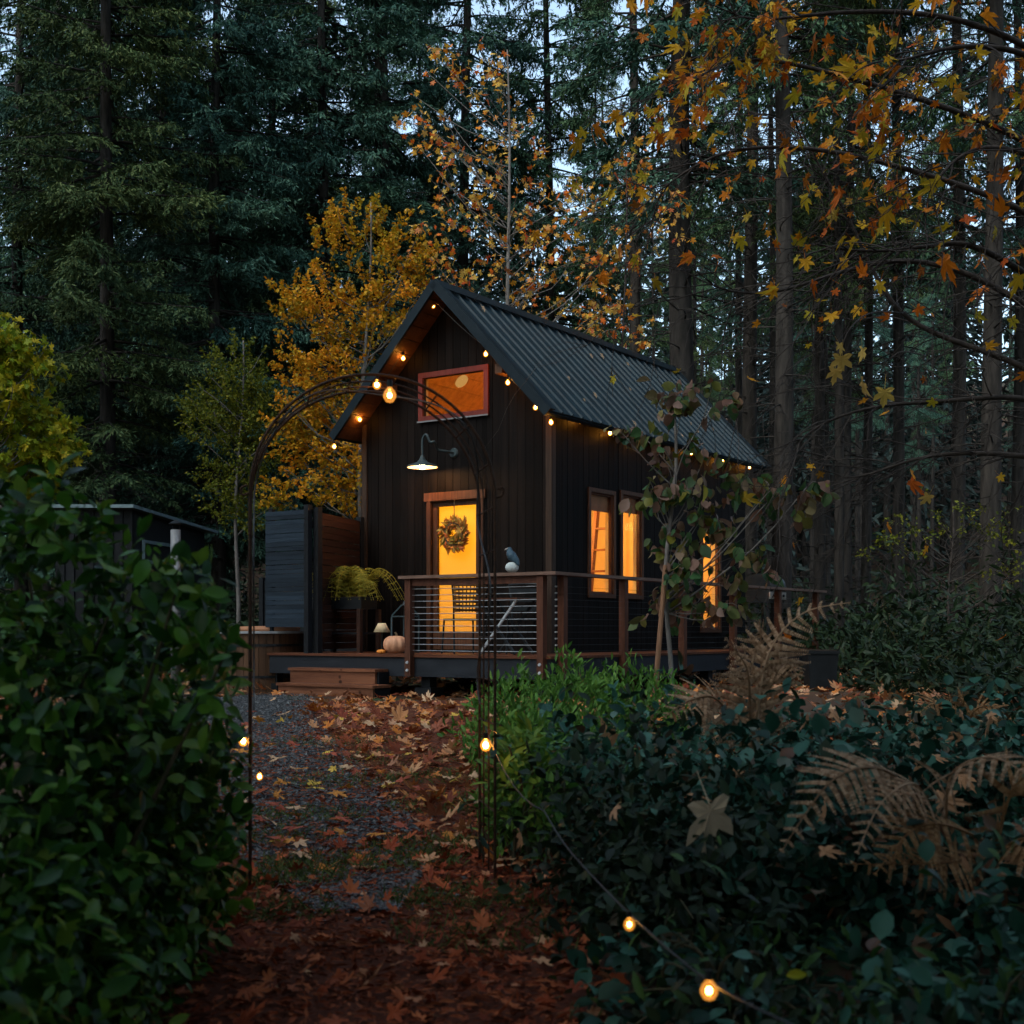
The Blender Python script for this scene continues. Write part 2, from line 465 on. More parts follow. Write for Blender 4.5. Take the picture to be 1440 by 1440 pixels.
M['blind'] = shade_mat('door_blind', (.78, .64, .2))

M['fir'] = [leaf_mat('fir_needles_' + k, c, .65, .25, 0.0, 0.35, [(.7, .75, .8), (1.2, 1.1, .95)]) for k, c in (
    ('blue', [(.026, .068, .054), (.050, .118, .086), (.09, .165, .12)]),
    ('green', [(.028, .066, .038), (.055, .113, .056), (.095, .155, .078)]),
    ('olive', [(.030, .058, .026), (.060, .10, .038), (.115, .145, .056)]))]
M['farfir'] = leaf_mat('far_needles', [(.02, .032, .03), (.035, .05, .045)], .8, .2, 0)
M['gold'] = leaf_mat('golden_leaves', [(.28, .21, .016), (.52, .30, .018), (.64, .33, .018), (.62, .23, .014), (.24, .21, .018)], .5, .3, .3, .9, [(.75, .85, .8), (1.15, 1.0, 1)])
M['olive'] = leaf_mat('olive_leaves', [(.06, .085, .010), (.115, .13, .013), (.19, .17, .016)], .55, .3, .3)
M['yellowgreen'] = leaf_mat('yellow_green_leaves', [(.11, .17, .009), (.22, .25, .012), (.38, .29, .014)], .5, .3, .35)
M['autumn'] = leaf_mat('maple_orange_leaves', [(.58, .10, .015), (.70, .22, .02), (.70, .40, .045), (.68, .44, .10), (.64, .36, .10), (.48, .06, .025)], .5, .35, .35)
M['autumnnear'] = leaf_mat('near_maple_leaves', [(.40, .07, .008), (.58, .16, .010), (.66, .28, .016), (.62, .36, .022), (.36, .30, .02), (.22, .06, .012), (.60, .19, .012)], .5, .35, .35)
M['yellowleaf'] = leaf_mat('pale_yellow_leaf', [(.5, .36, .07), (.52, .32, .09)], .5, .35, .35)
M['creamleaf'] = leaf_mat('cream_leaf', [(.42, .33, .22), (.46, .36, .24)], .5, .3, .2)
M['laurel'] = leaf_mat('laurel_leaves', [(.005, .023, .005), (.016, .060, .009), (.052, .15, .014), (.11, .18, .02)], .36, .45, .22)
M['bright'] = leaf_mat('bright_shrub_leaves', [(.045, .12, .022), (.085, .20, .03), (.14, .26, .045)], .45, .4, .3)
M['salal'] = leaf_mat('salal_leaves', [(0, .005, .024, .014), (.4, .012, .052, .033), (.7, .024, .09, .06), (.88, .07, .17, .13), (1, .11, .04, .02)], .42, .32, .12)
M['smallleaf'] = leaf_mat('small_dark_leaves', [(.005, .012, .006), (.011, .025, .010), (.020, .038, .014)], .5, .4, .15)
M['drysprig'] = leaf_mat('dry_sprigs', [(.05, .022, .01), (.12, .05, .022), (.2, .10, .05)], .6, .3, .15)
M['bright_dim'] = leaf_mat('mid_green_sprigs', [(.015, .045, .012), (.03, .08, .018), (.06, .11, .02)], .5, .4, .2)
M['dogwood'] = leaf_mat('dogwood_leaves', [(.03, .085, .03), (.05, .10, .03), (.13, .055, .03), (.22, .14, .11), (.16, .15, .02), (.035, .09, .055)], .5, .4, .25)
M['fernbrown'] = leaf_mat('brown_fern', [(.19, .11, .06), (.36, .22, .13), (.48, .32, .20)], .7, .2, .3)
M['fernrust'] = leaf_mat('rust_fern', [(.15, .07, .03), (.27, .14, .06), (.36, .22, .11)], .7, .2, .3)
M['ferngreen'] = leaf_mat('green_fern', [(.16, .17, .02), (.28, .24, .03), (.36, .26, .03)], .6, .3, .3)
M['litter'] = leaf_mat('leaf_litter', [(.11, .024, .010), (.24, .052, .016), (.36, .11, .035), (.42, .20, .09), (.46, .14, .016), (.52, .33, .19), (.2, .036, .016)], .55, .4, .1)
M['litterred'] = leaf_mat('leaf_scraps', [(.15, .028, .010), (.30, .056, .017), (.42, .12, .04), (.25, .044, .015), (.5, .27, .14)], .6, .3, .1)
M['litterdark'] = leaf_mat('mulch_chips', [(.08, .019, .008), (.18, .040, .015), (.28, .08, .03)], .75, .3, 0)
M['gravelstone'] = leaf_mat('gravel_stones', [(.028, .031, .034), (.052, .056, .060), (.085, .09, .094), (.15, .155, .155)], .6, .4, 0)
M['grass'] = leaf_mat('grass_blades', [(.03, .055, .015), (.06, .10, .025), (.09, .12, .03)], .6, .3, .2)
M['wreath'] = leaf_mat('wreath_leaves', [(.16, .17, .03), (.36, .18, .03), (.44, .10, .03), (.34, .28, .08), (.6, .3, .06)], .6, .3, .3)
M['ground'] = ground_mat('forest_floor', [(.022, .014, .009), (.055, .03, .018), (.11, .055, .03)], 9, patch=(1.2, (.03, .045, .018)))
M['mulch'] = ground_mat('red_mulch', [(.04, .012, .007), (.085, .024, .012), (.15, .05, .024)], 22)
M['gravel'] = ground_mat('gravel_bed', [(.02, .021, .022), (.042, .042, .043), (.085, .088, .088)], 60)

# ------------------------------------------------------------------ ground, paths
def grid_sheet(name, xs, ys, mat, off=0.0, kind='structure', mask=None):
    X, Y = np.meshgrid(xs, ys)
    Z = gz(X, Y) + off
    V = np.stack([X, Y, Z], -1).reshape(-1, 3)
    nx, ny = len(xs), len(ys)
    i = np.arange(ny - 1)[:, None] * nx; j = np.arange(nx - 1)[None]
    Fq = np.stack([i + j, i + j + 1, i + nx + j + 1, i + nx + j], -1).reshape(-1, 4)
    mb = MB().add(V, Fq)
    o = mb.build(name, mat, None, True); o['kind'] = kind
    return o

xs = np.concatenate([np.linspace(-260, -14, 30), np.linspace(-13.5, 13.5, 110), np.linspace(14, 260, 30)])
ys = np.concatenate([np.linspace(-60, -2, 14), np.linspace(-1.5, 26, 120), np.linspace(27, 320, 50)])
grid_sheet('ground', xs, ys, M['ground'])

def ribbon(name, cl, mat, off, nseg=10):
    """path sheet from centreline list (y, xc, halfwidth)"""
    cl = np.array(cl, float)
    yy = np.linspace(cl[0, 0], cl[-1, 0], 90)
    xc = np.interp(yy, cl[:, 0], cl[:, 1]); w = np.interp(yy, cl[:, 0], cl[:, 2]) * (.8 if name == 'gravel_path' else 1)
    w = w * (1 + .08 * np.sin(yy * 5.1) + .06 * np.sin(yy * 11.7 + 1))
    t = np.linspace(-1, 1, nseg)
    X = xc[:, None] + w[:, None] * t; Y = np.repeat(yy[:, None], nseg, 1)
    Z = gz(X, Y) + off
    V = np.stack([X, Y, Z], -1).reshape(-1, 3)
    i = np.arange(len(yy) - 1)[:, None] * nseg; j = np.arange(nseg - 1)[None]
    Fq = np.stack([i + j, i + j + 1, i + nseg + j + 1, i + nseg + j], -1).reshape(-1, 4)
    o = MB().add(V, Fq).build(name, mat, None, True); o['kind'] = 'structure'
    return o

MULCH_CL = [(1.0, -.35, .9), (4, -.55, .75), (6, -.6, .75), (9, -1.0, 1.15), (12, -1.5, 1.9), (14.2, -1.8, 2.6), (15.6, -1.9, 3.0)]
GRAVEL_CL = [(5.0, -.60, .15), (6.2, -.85, .45), (8, -1.38, .60), (10.5, -2.15, .68), (13, -2.95, .9), (15.3, -3.6, 1.25), (17, -4.2, 1.4)]
ribbon('mulch_path', MULCH_CL, M['mulch'], .012)
ribbon('gravel_path', GRAVEL_CL, M['gravel'], .020)

def on_cl(cl, n, pad=1.0, ylo=None, yhi=None, bias=1.0):
    cl = np.array(cl, float)
    lo = cl[0, 0] if ylo is None else ylo; hi = cl[-1, 0] if yhi is None else yhi
    y = lo + (hi - lo) * rng.random(n) ** bias
    x = np.interp(y, cl[:, 0], cl[:, 1]) + np.interp(y, cl[:, 0], cl[:, 2]) * pad * rng.uniform(-1, 1, n)
    return x, y

# gravel stones: squashed octahedra
OCT = np.array([(1, 0, 0), (0, 1, 0), (-1, 0, 0), (0, -1, 0), (0, 0, .7), (0, 0, -.7)], float)
OCTF = [np.array([(0, 1, 4), (1, 2, 4), (2, 3, 4), (3, 0, 4), (1, 0, 5), (2, 1, 5), (3, 2, 5), (0, 3, 5)])]
x, y = on_cl(GRAVEL_CL, 16000, 1.08, bias=1.35)
s = rng.uniform(.006, .017, len(x))
x = np.concatenate([x, x[:2600] + rng.normal(0, .25, 2600)]); y = np.concatenate([y, y[:2600] + rng.normal(0, .25, 2600)]); s = rng.uniform(.006, .017, len(x))
V, Fs = scatter(OCT * [1, .8, .7], OCTF, np.stack([x, y, gz(x, y) + .022 + s * .2], -1), rdir(len(x), .3), rdir(len(x)) + [0, 0, 1.5], s)
tag(MB().add(V, Fs).build('gravel_stones', M['gravelstone']), 'blue grey crushed gravel covering the path beside the steps', 'gravel', kind='stuff')
# mulch chips
x, y = on_cl(MULCH_CL, 30000, 1.1, 2.2, 12, 1.4)
n = len(x)
fw = rdir(n, .15)
V, Fs = scatter(DIA[0] * [1, .6, 1], DIA[1], np.stack([x, y, gz(x, y) + .02 + rng.random(n) * .012], -1), fw, rdir(n, .6) + [0, 0, 1.2], rng.uniform(.012, .06, n))
tag(MB().add(V, Fs).build('mulch_chips', M['litterdark']), 'reddish bark mulch chips strewn over the path', 'mulch', kind='stuff')
# leaf litter on paths and the forest floor
def litter(name, x, y, smin, smax, mat, tmpl=MAPLE, off=.03, label='', lift=.5):
    n = len(x); a = rng.uniform(0, 2 * PI, n)
    fw = np.stack([np.cos(a), np.sin(a), rng.normal(0, .12, n)], -1)
    up = np.stack([rng.normal(0, .28, n), rng.normal(0, .28, n), np.ones(n)], -1)
    V, Fs = scatter(tmpl[0], tmpl[1], np.stack([x, y, gz(x, y) + off + rng.random(n) * .02], -1), fw, up, rng.uniform(smin, smax, n), rng.uniform(-.9, 1.5, n))
    return tag(MB().add(V, Fs).build(name, mat), label, 'leaf litter', kind='stuff')
x1, y1 = on_cl(MULCH_CL, 1500, 1.15, 5.8, 15.4, .75)
x2, y2 = on_cl(MULCH_CL, 900, 1.3, 2.6, 6.6)
gx_ = np.interp(y1, [c[0] for c in GRAVEL_CL], [c[1] for c in GRAVEL_CL]); gw_ = np.interp(y1, [c[0] for c in GRAVEL_CL], [c[2] for c in GRAVEL_CL])
kp = (np.abs(x1 - gx_) > gw_ * .95) | (rng.random(len(x1)) < .06); x1, y1 = x1[kp], y1[kp]
litter('mulch_litter', x2, y2, .03, .095, M['litterred'], label='small reddish brown leaf scraps on the near mulch')
litter('leaf_litter', x1, y1, .05, .145, M['litter'], label='brown and tan maple leaves carpeting the path')
x = rng.uniform(-9, 12, 5200); y = 9 + 19 * rng.random(5200) ** .9
kp = (np.abs(x - np.interp(y, [c[0] for c in GRAVEL_CL], [c[1] for c in GRAVEL_CL])) > np.interp(y, [c[0] for c in GRAVEL_CL], [c[2] for c in GRAVEL_CL])) | (y > 16); x, y = x[kp], y[kp]
litter('forest_litter', x, y, .09, .2, M['litter'], MAPLE0, label='dry leaves scattered over the forest floor round the cabin')

# grass and moss tufts at the path edges
def grass_patch(px, d, r, n):
    c = at(px, 900, d)
    a = rng.uniform(0, 2 * PI, n); q = r * np.sqrt(rng.random(n))
    x = c[0] + q * np.cos(a) * 1.4; y = d + q * np.sin(a)
    return x, y
gx, gy = [], []
for px, d, r, n in ((395, 5.6, .22, 1400), (445, 5.9, .2, 900), (430, 7.2, .25, 700), (560, 5.9, .22, 900), (610, 6.3, .25, 1100), (640, 7.5, .3, 900), (620, 8.6, .3, 700), (480, 8.4, .3, 600), (380, 6.6, .25, 700), (660, 5.2, .25, 1200), (700, 4.6, .3, 900), (350, 5.0, .25, 900), (560, 9.5, .4, 600), (470, 10.5, .4, 500)):
    a, b = grass_patch(px, d, r, n * 2 // 3); gx.append(a); gy.append(b)
x = np.concatenate(gx); y = np.concatenate(gy); n = len(x)
V, Fs = scatter(DIA[0] * [1, .16, 1], DIA[1], np.stack([x, y, gz(x, y) + .012], -1), rdir(n, .5) * .8 + [0, 0, .7], rdir(n), rng.uniform(.025, .09, n), .3)
tag(MB().add(V, Fs).build('grass_tufts', M['grass']), 'short mossy grass growing in tufts along the gravel', 'grass', kind='stuff')

# ------------------------------------------------------------------ cabin
W = -3.30                                   # left wall u
EAVE_H, APEX_H = 2.90, 4.86                 # roof top at tips / apex
TIPL, TIPR, APU = -3.55, .22, -1.655
OV, RL = -.42, 6.75                         # front overhang, rear end
DECK_H = -.306
ROOF_T = .075
slope = (APEX_H - EAVE_H) / (TIPR - APU)

def roof_under(u): return APEX_H - ROOF_T * 1.35 - slope * abs(u - APU)

cabin = thing('cabin', 'small black timber cabin with dark ribbed gable roof and glowing windows', 'cabin', hp(APU, 3, DECK_H - .3))

def board_wall(openings, u0, u1, top_fn, bot, v0, v1, pitch, axis='u', const=None, gap=.006):
    """vertical boards between u0,u1 with rectangular openings; axis u => front/back walls, axis v => side walls (const = thickness pair)"""
    mb = MB()
    n = max(1, round((u1 - u0) / pitch)); w = (u1 - u0) / n
    cuts = sorted(set([u0 + i * w for i in range(n + 1)] + [o[0] for o in openings] + [o[1] for o in openings]))
    for a, b in zip(cuts[:-1], cuts[1:]):
        if b - a < .004: continue
        mid = (a + b) / 2
        aa, bb = a + gap / 2, b - gap / 2
        segs = [(bot, None)]
        for o in openings:
            if o[0] - 1e-6 <= mid <= o[1] + 1e-6:
                new = []
                for s0, s1 in segs:
                    if s1 is None or (s0 < o[3] and s1 > o[2]):
                        if o[2] > s0: new.append((s0, o[2]))
                        new.append((o[3], s1))
                    else: new.append((s0, s1))
                segs = new
        jit = random.uniform(-.003, .003)
        for s0, s1 in segs:
            ta = top_fn(aa) if s1 is None else s1; tb = top_fn(bb) if s1 is None else s1
            if min(ta, tb) - s0 < .01: continue
            if axis == 'u':
                f = v0 + jit
                V = [hp(aa, f, s0), hp(bb, f, s0), hp(bb, v1, s0), hp(aa, v1, s0), hp(aa, f, ta), hp(bb, f, tb), hp(bb, v1, tb), hp(aa, v1, ta)]
            else:
                f = v0 + jit
                V = [hp(f, aa, s0), hp(f, bb, s0), hp(v1, bb, s0), hp(v1, aa, s0), hp(f, aa, ta), hp(f, bb, tb), hp(v1, bb, tb), hp(v1, aa, ta)]
            mb.add(np.array(V), BOXF)
    return mb

# openings on the front
ud0, hd1 = ray_v(603, 703, 0); ud1, _ = ray_v(679, 700, 0)
hd1 = ray_v(640, 701, 0)[1]; hd0 = DECK_H + .04
DOOR = (ud0, ud1, hd0, hd1)
GW = (-2.20, -1.07, 3.06, 3.66)
WB = DECK_H - .06
board_wall([DOOR, GW], W, 0, roof_under, WB, 0, .05, .14).build('front_wall', M['char'], cabin)
board_wall([DOOR, GW], W + .06, -.06, lambda u: roof_under(u) - .06, WB, .055, .14, .6, gap=0).build('front_lining', M['paint'], cabin)
# side windows from picture columns
def sidewin(pxa, pxb, pyt, pyb):
    va, ht = ray_u(pxa, pyt, 0); vb, _ = ray_u(pxb, pyt, 0); _, hb = ray_u(pxa, pyb, 0)
    return [va, vb, hb, ht]
S1 = sidewin(828, 862, 689, 836); S2 = sidewin(873, 901, 693, 838); S3 = sidewin(986, 1011, 731, 886)
SIDE = [S1, S2, S3]
LV = 6.35                                   # wall length
board_wall(SIDE, 0.0, LV, lambda v: roof_under(0), WB, 0, -.05, .14, 'v').build('side_wall', M['char'], cabin)
board_wall(SIDE, 0.14, LV - .14, lambda v: roof_under(-.1), WB, -.055, -.13, .6, 'v', gap=0).build('side_lining', M['paint'], cabin)
board_wall([], 0, LV, lambda v: roof_under(W), WB, W + .05, W, .14, 'v').build('far_side_wall', M['char'], cabin)
board_wall([], .14, LV - .14, lambda v: roof_under(W + .1), WB, W + .13, W + .055, .6, 'v', gap=0).build('far_side_lining', M['paint'], cabin)
board_wall([], W + .051, -.051, lambda u: roof_under(u) - .02, WB, LV - .14, LV, .14, gap=.002).build('rear_wall', M['char'], cabin)
board_wall([], W + .14, -.14, lambda u: roof_under(u) - .12, WB, LV - .20, LV - .145, .6, gap=0).build('rear_lining', M['paint'], cabin)
mb = MB(); mb.add(*hbox(W + .16, -.16, .16, LV - .21, DECK_H - .04, DECK_H + .0)); mb.build('interior_floor', M['floorin'], cabin)
mb = MB(); mb.add(*hbox(W + .135, -.135, .9, LV - .205, 2.30, 2.45)); mb.build('loft_floor', M['pine'], cabin)
# corner trims
mb = MB(); mb.add(*hbox(-.07, .025, -.028, -.004, WB, roof_under(-.03) - .0)); mb.add(*hbox(.004, .028, -.004, .075, WB, roof_under(0.03)))
mb.build('corner_trim', M['chartrim'], cabin)
mb = MB(); mb.add(*hbox(W - .02, W + .07, -.028, -.004, WB, roof_under(W + .02))); mb.build('corner_trim', M['chartrim'], cabin)

# roof: each slope a slab with ribs, rake trims, ridge cap, soffit
def slope_pt(side, t, v, off):
    u = APU + side * t; dz = slope * t
    nrm = math.hypot(1, slope)
    return hp(u + side * off * slope / nrm, v, APEX_H - dz + off / nrm)
half = TIPR - APU
def slope_slab(side, t0, t1, v0, v1, o0, o1):
    V = [slope_pt(side, t, v, o) for o in (o0, o1) for t, v in ((t0, v0), (t1, v0), (t1, v1), (t0, v1))]
    return np.array(V), (BOXF if side > 0 else BOXF[:, ::-1])
mb = MB()
for sd in (1, -1):
    hl = half if sd > 0 else APU - TIPL
    mb.add(*slope_slab(sd, 0.0, hl, OV + .02, RL, -.025, 0))
    nr = 27
    for i in range(nr + 1):
        v = OV + .08 + (RL - OV - .16) * i / nr
        a, b, c = .016, .009, .03
        P = []
        for t in (.03, hl + .004):
            P += [slope_pt(sd, t, v - a, .0005), slope_pt(sd, t, v - b, c), slope_pt(sd, t, v + b, c), slope_pt(sd, t, v + a, .0005)]
        Fq = np.array([[0, 1, 5, 4], [1, 2, 6, 5], [2, 3, 7, 6], [0, 3, 2, 1], [4, 5, 6, 7]])
        mb.add(np.array(P), Fq if sd > 0 else Fq[:, ::-1])
roofp = mb.build('roof', M['roof'], cabin)
mb = MB()
for sd in (1, -1):
    mb.add(*slope_slab(sd, 0.0, .14, OV - .02, RL + .02, .036, .05))
mb.build('ridge_cap', M['fascia'], roofp)
for vv in (OV, RL):
    mb = MB()
    for sd in (1, -1):
        hl = (half if sd > 0 else APU - TIPL) + .02
        mb.add(*slope_slab(sd, 0.0, hl, vv - .03, vv + .012, -.085, .03))
        mb.add(*slope_slab(sd, 0.0, hl, vv - .03, vv + .10, .0305, .046))
    mb.build('rake_trim', M['fascia'], roofp)
mb = MB()
for sd in (1, -1):
    hl = half if sd > 0 else APU - TIPL
    for i in range(12):
        a, b = hl * i / 12, hl * (i + 1) / 12
        mb.add(*slope_slab(sd, a + .003, b - .003, OV + .014, RL - .014, -.07, -.03))
mb.build('soffit', M['soffit'], roofp)
mb = MB()
for sd in (1, -1):
    hl = half if sd > 0 else APU - TIPL
    mb.add(*slope_slab(sd, hl - .015, hl + .012, OV + .013, RL - .02, -.075, -.028))
mb.build('eave_fascia', M['fascia'], roofp)
mb = MB()
for sd in (1, -1):
    for i in range(10):
        a, b = .02 + 1.62 * i / 10, .02 + 1.62 * (i + 1) / 10
        mb.add(*slope_slab(sd, a + .002, b - .002, .145, LV - .205, -.175, -.155))
mb.build('pine_ceiling', M['pine'], cabin)
for uu in (-2.72, -.60):
    mb = MB(); h = roof_under(uu) - .02
    mb.add(*hbox(uu - .06, uu + .06, OV + .04, -.005, h - .16, h - .03)); mb.build('lookout_beam', M['soffit'], cabin)

# gable window
def frame_u(u0, u1, h0, h1, v, w, dep, mb=None):
    mb = mb or MB()
    mb.add(*hbox(u0, u1, v, v + dep, h1 - w, h1)); mb.add(*hbox(u0, u1, v, v + dep, h0, h0 + w))
    mb.add(*hbox(u0, u0 + w, v, v + dep, h0 + w, h1 - w)); mb.add(*hbox(u1 - w, u1, v, v + dep, h0 + w, h1 - w))
    return mb
def frame_v(v0, v1, h0, h1, u, w, dep, mb=None):
    mb = mb or MB()
    mb.add(*hbox(u - dep, u, v0, v1, h1 - w, h1)); mb.add(*hbox(u - dep, u, v0, v1, h0, h0 + w))
    mb.add(*hbox(u - dep, u, v0, v0 + w, h0 + w, h1 - w)); mb.add(*hbox(u - dep, u, v1 - w, v1, h0 + w, h1 - w))
    return mb
gwin = frame_u(GW[0] - .05, GW[1] + .05, GW[2] - .05, GW[3] + .05, -.035, .075, .032).build('gable_window', M['windowred'], cabin)
gwin['label'] = 'wide red framed gable window glowing orange'
mb = MB(); mb.add(*hbox(GW[0] - .06, GW[1] + .06, -.05, -.036, GW[2] - .065, GW[2] - .045)); mb.build('sill', M['flue'], gwin)
frame_u(GW[0] + .001, GW[1] - .001, GW[2] + .001, GW[3] - .001, .0, .03, .05).build('sash', M['chartrim'], gwin)
mb = MB(); mb.add(*hbox(GW[0] + .025, GW[1] - .025, .02, .026, GW[2] + .025, GW[3] - .025)); mb.build('pane', M['pane'], gwin)
# door
dtrim = MB(); w = .085
dtrim.add(*hbox(ud0 - .02, ud0 + .05, -.03, -.004, DECK_H, hd1 - .02)); dtrim.add(*hbox(ud1 - .05, ud1 + .02, -.03, -.004, DECK_H, hd1 - .02))
dtrim.add(*hbox(ud0 - .06, ud1 + .06, -.04, -.004, hd1 - .02, hd1 + .10))
dtrim.build('door_trim', M['doortrim'], cabin)
door = thing('door', 'x', 'x', hp((ud0 + ud1) / 2, 0, DECK_H)); del door['label']; del door['category']
door.parent = cabin; door.location = [float(a) for a in (WL[door] - WL[cabin])]
gu0 = ray_v(617, 800, .06)[0]; gu1 = ray_v(671, 800, .06)[0]; gh1 = ray_v(645, 711, .06)[1]; gh0 = ray_v(645, 888, .06)[1]
mb = MB()
mb.add(*hbox(ud0 + .052, gu0, .03, .075, hd0, hd1 - .04)); mb.add(*hbox(gu1, ud1 - .052, .03, .075, hd0, hd1 - .04))
mb.add(*hbox(gu0, gu1, .03, .075, gh1, hd1 - .04)); mb.add(*hbox(gu0, gu1, .03, .075, hd0, gh0))
mb.add(*hbox(ud0 + .001, ud0 + .05, .0, .10, hd0, hd1)); mb.add(*hbox(ud1 - .05, ud1 - .001, .0, .10, hd0, hd1)); mb.add(*hbox(ud0 + .05, ud1 - .05, .0, .10, hd1 - .038, hd1))
mb.build('door_leaf', M['doortrim'], door)
mb = MB(); mb.add(*hbox(gu0, gu1, .045, .05, gh0, gh1)); mb.build('glass_pane', M['pane'], door)
mb = MB(); mb.add(*hbox(gu0 - .02, gu1 + .02, .09, .093, gh0 - .03, gh1 + .03)); mb.build('blind', M['blind'], door)
mb = MB(); mb.add(*hbox(ud1 - .085, ud1 - .07, .0, .03, .62, .76)); mb.add(*bar(hp(ud1 - .078, -.02, .70), hp(ud1 - .19, -.02, .70), .018)); mb.build('handle', M['black'], door)
# side windows
for k, S in enumerate(SIDE):
    f = frame_v(S[0] - .04, S[1] + .04, S[2] - .04, S[3] + .04, .03, .06, .026).build('side_window' if k < 2 else 'side_door', M['doortrim'], cabin)
    sa = frame_v(S[0] + .001, S[1] - .001, S[2] + .001, S[3] - .001, -.0, .045, .05); sa.build('sash', M['rail'], f)
    mb = MB(); mb.add(*hbox(-.03, -.024, S[0] + .04, S[1] - .04, S[2] + .04, S[3] - .04)); mb.build('pane', M['pane'], f)
    if k < 2:                                # rolled blind at the head
        mb = MB(); mb.add(*hbox(-.075, -.06, S[0] - .02, S[1] + .02, S[3] - .27, S[3] + .03)); mb.build('roller_blind', M['ladder'], f)
# room lamps
def point(name, p, e, col, r=.08):
    d = bpy.data.lights.new(name, 'POINT'); d.energy = e; d.color = col; d.shadow_soft_size = r
    o = bpy.data.objects.new(name, d); COL.objects.link(o); o.location = [float(a) for a in p]
    return o
ROOMC = (1, .66, .20)
lamp = thing('room_lamp', 'hanging room lamp lighting the cabin interior yellow', 'lamp', hp(-1.5, 1.7, 2.05))
mb = MB(); mb.add(*tube([hp(-1.5, 1.7, 2.30), hp(-1.5, 1.7, 2.02)], .006, 6)); mb.build('flex', M['black'], lamp)
mb = MB(); mb.add(*ball(hp(-1.5, 1.7, 1.95), .07)); mb.build('bulb', M['discglow'], lamp, True)
for nm, p, e, c in (('room_light', (-1.5, 1.7, 1.80), 80, ROOMC), ('loft_light', (-1.5, 2.6, 3.35), 10, (1, .42, .10)), ('rear_room_light', (-1.5, 4.9, 1.8), 34, (1, .42, .10))):
    o = point(nm, hp(*p), e, c); o.parent = lamp; o.location = [float(a) for a in (hp(*p) - WL[lamp])]
disc = thing('ceiling_disc_lamp', 'round pale disc lamp on the pine ceiling behind the gable window', 'lamp', hp(-1.0, 1.0, 3.9))
nrm = math.hypot(1, slope)
for vd in np.arange(.25, 6, .02):
    du, dh = ray_v(638, 549, vd)
    if dh > APEX_H - .19 * math.hypot(1, slope) - slope * abs(du - APU): break
sdn = 1 if du > APU else -1
t = abs(du - APU)
C0 = slope_pt(sdn, t, vd, -.195)
print('disc', du, dh, vd)
axs = np.array(slope_pt(sdn, 1, 1, 0) - slope_pt(sdn, 0, 1, 0)); axs /= np.linalg.norm(axs); axv = np.array([VX, VY, 0])
ang = np.linspace(0, 2 * PI, 20, endpoint=False)
ring = np.array([C0 + .11 * (math.cos(a) * axs + math.sin(a) * axv) for a in ang])
nn = np.cross(axs, axv)
V = np.vstack([ring, ring + nn * .03, [C0], [C0 + nn * .03]])
j = np.arange(20); k = (j + 1) % 20
mb = MB().add(V, [np.stack([j, k, 20 + k, 20 + j], -1), np.vstack([np.stack([j, k, np.full(20, 40)], -1), np.stack([20 + j, 20 + k, np.full(20, 41)], -1)])])
mb.build('diffuser', M['discglow'], disc)
# ladder inside
lad = thing('loft_ladder', 'leaning red brown ladder seen through the side window', 'ladder', hp(-.75, S1[0] + .2, DECK_H))
va = ray_u(842, 830, -.45)[0]; vb = ray_u(850, 725, -.45)[0]
for uu in (-.62, -.28):
    mb = MB(); mb.add(*bar(hp(uu, va - .12, DECK_H), hp(uu, vb + .15, 2.29), .05, .09)); mb.build('ladder_rail', M['ladder'], lad)
for i in range(7):
    t = (i + .7) / 8; v = va - .12 + (vb + .27 - va) * t; h = DECK_H + (2.29 - DECK_H) * t
    mb = MB(); mb.add(*hbox(-.595, -.305, v - .04, v + .04, h - .015, h + .015)); mb.build('rung', M['ladder'], lad)

# ------------------------------------------------------------------ deck, steps, railing
DU0, DU1, DV = -3.70, 1.08, -1.72
DVE = ray_u(1150, 850, DU1)[0]
deck = thing('deck', 'reddish board deck wrapping the front and right side of the cabin', 'deck', hp(-1.2, -.9, DECK_H - .55))
mb = MB(); nb = 12
for i in range(nb):
    a = DV - .03 + (-.035 - DV) * i / nb; b = DV - .03 + (-.035 - DV) * (i + 1) / nb
    mb.add(*hbox(DU0, DU1 + .02, a + .003, b - .003, DECK_H - .032, DECK_H + random.uniform(-.001, .001)))
nb = 7
for i in range(nb):
    a = .035 + (DU1 - .015) * i / nb; b = .035 + (DU1 - .015) * (i + 1) / nb
    mb.add(*hbox(a + .003, b - .003, -.029, DVE, DECK_H - .032, DECK_H + random.uniform(-.001, .001)))
mb.build('floor_boards', M['deck'], deck)
mb = MB()
mb.add(*hbox(DU0 + .01, DU1, DV, DV + .045, DECK_H - .28, DECK_H - .034))
mb.add(*hbox(DU1 - .045, DU1, DV + .046, DVE, DECK_H - .28, DECK_H - .034))
mb.add(*hbox(DU0 + .01, DU0 + .055, DV + .046, -.05, DECK_H - .28, DECK_H - .034))
for vv in (-1.2, -.6): mb.add(*hbox(DU0 + .06, DU1 - .05, vv, vv + .05, DECK_H - .25, DECK_H - .034))
mb.build('fascia_beam', M['beam'], deck)
def gbase(u, v):
    p = hp(u, v, 0); return float(gz(p[0], p[1])) - CAMZ
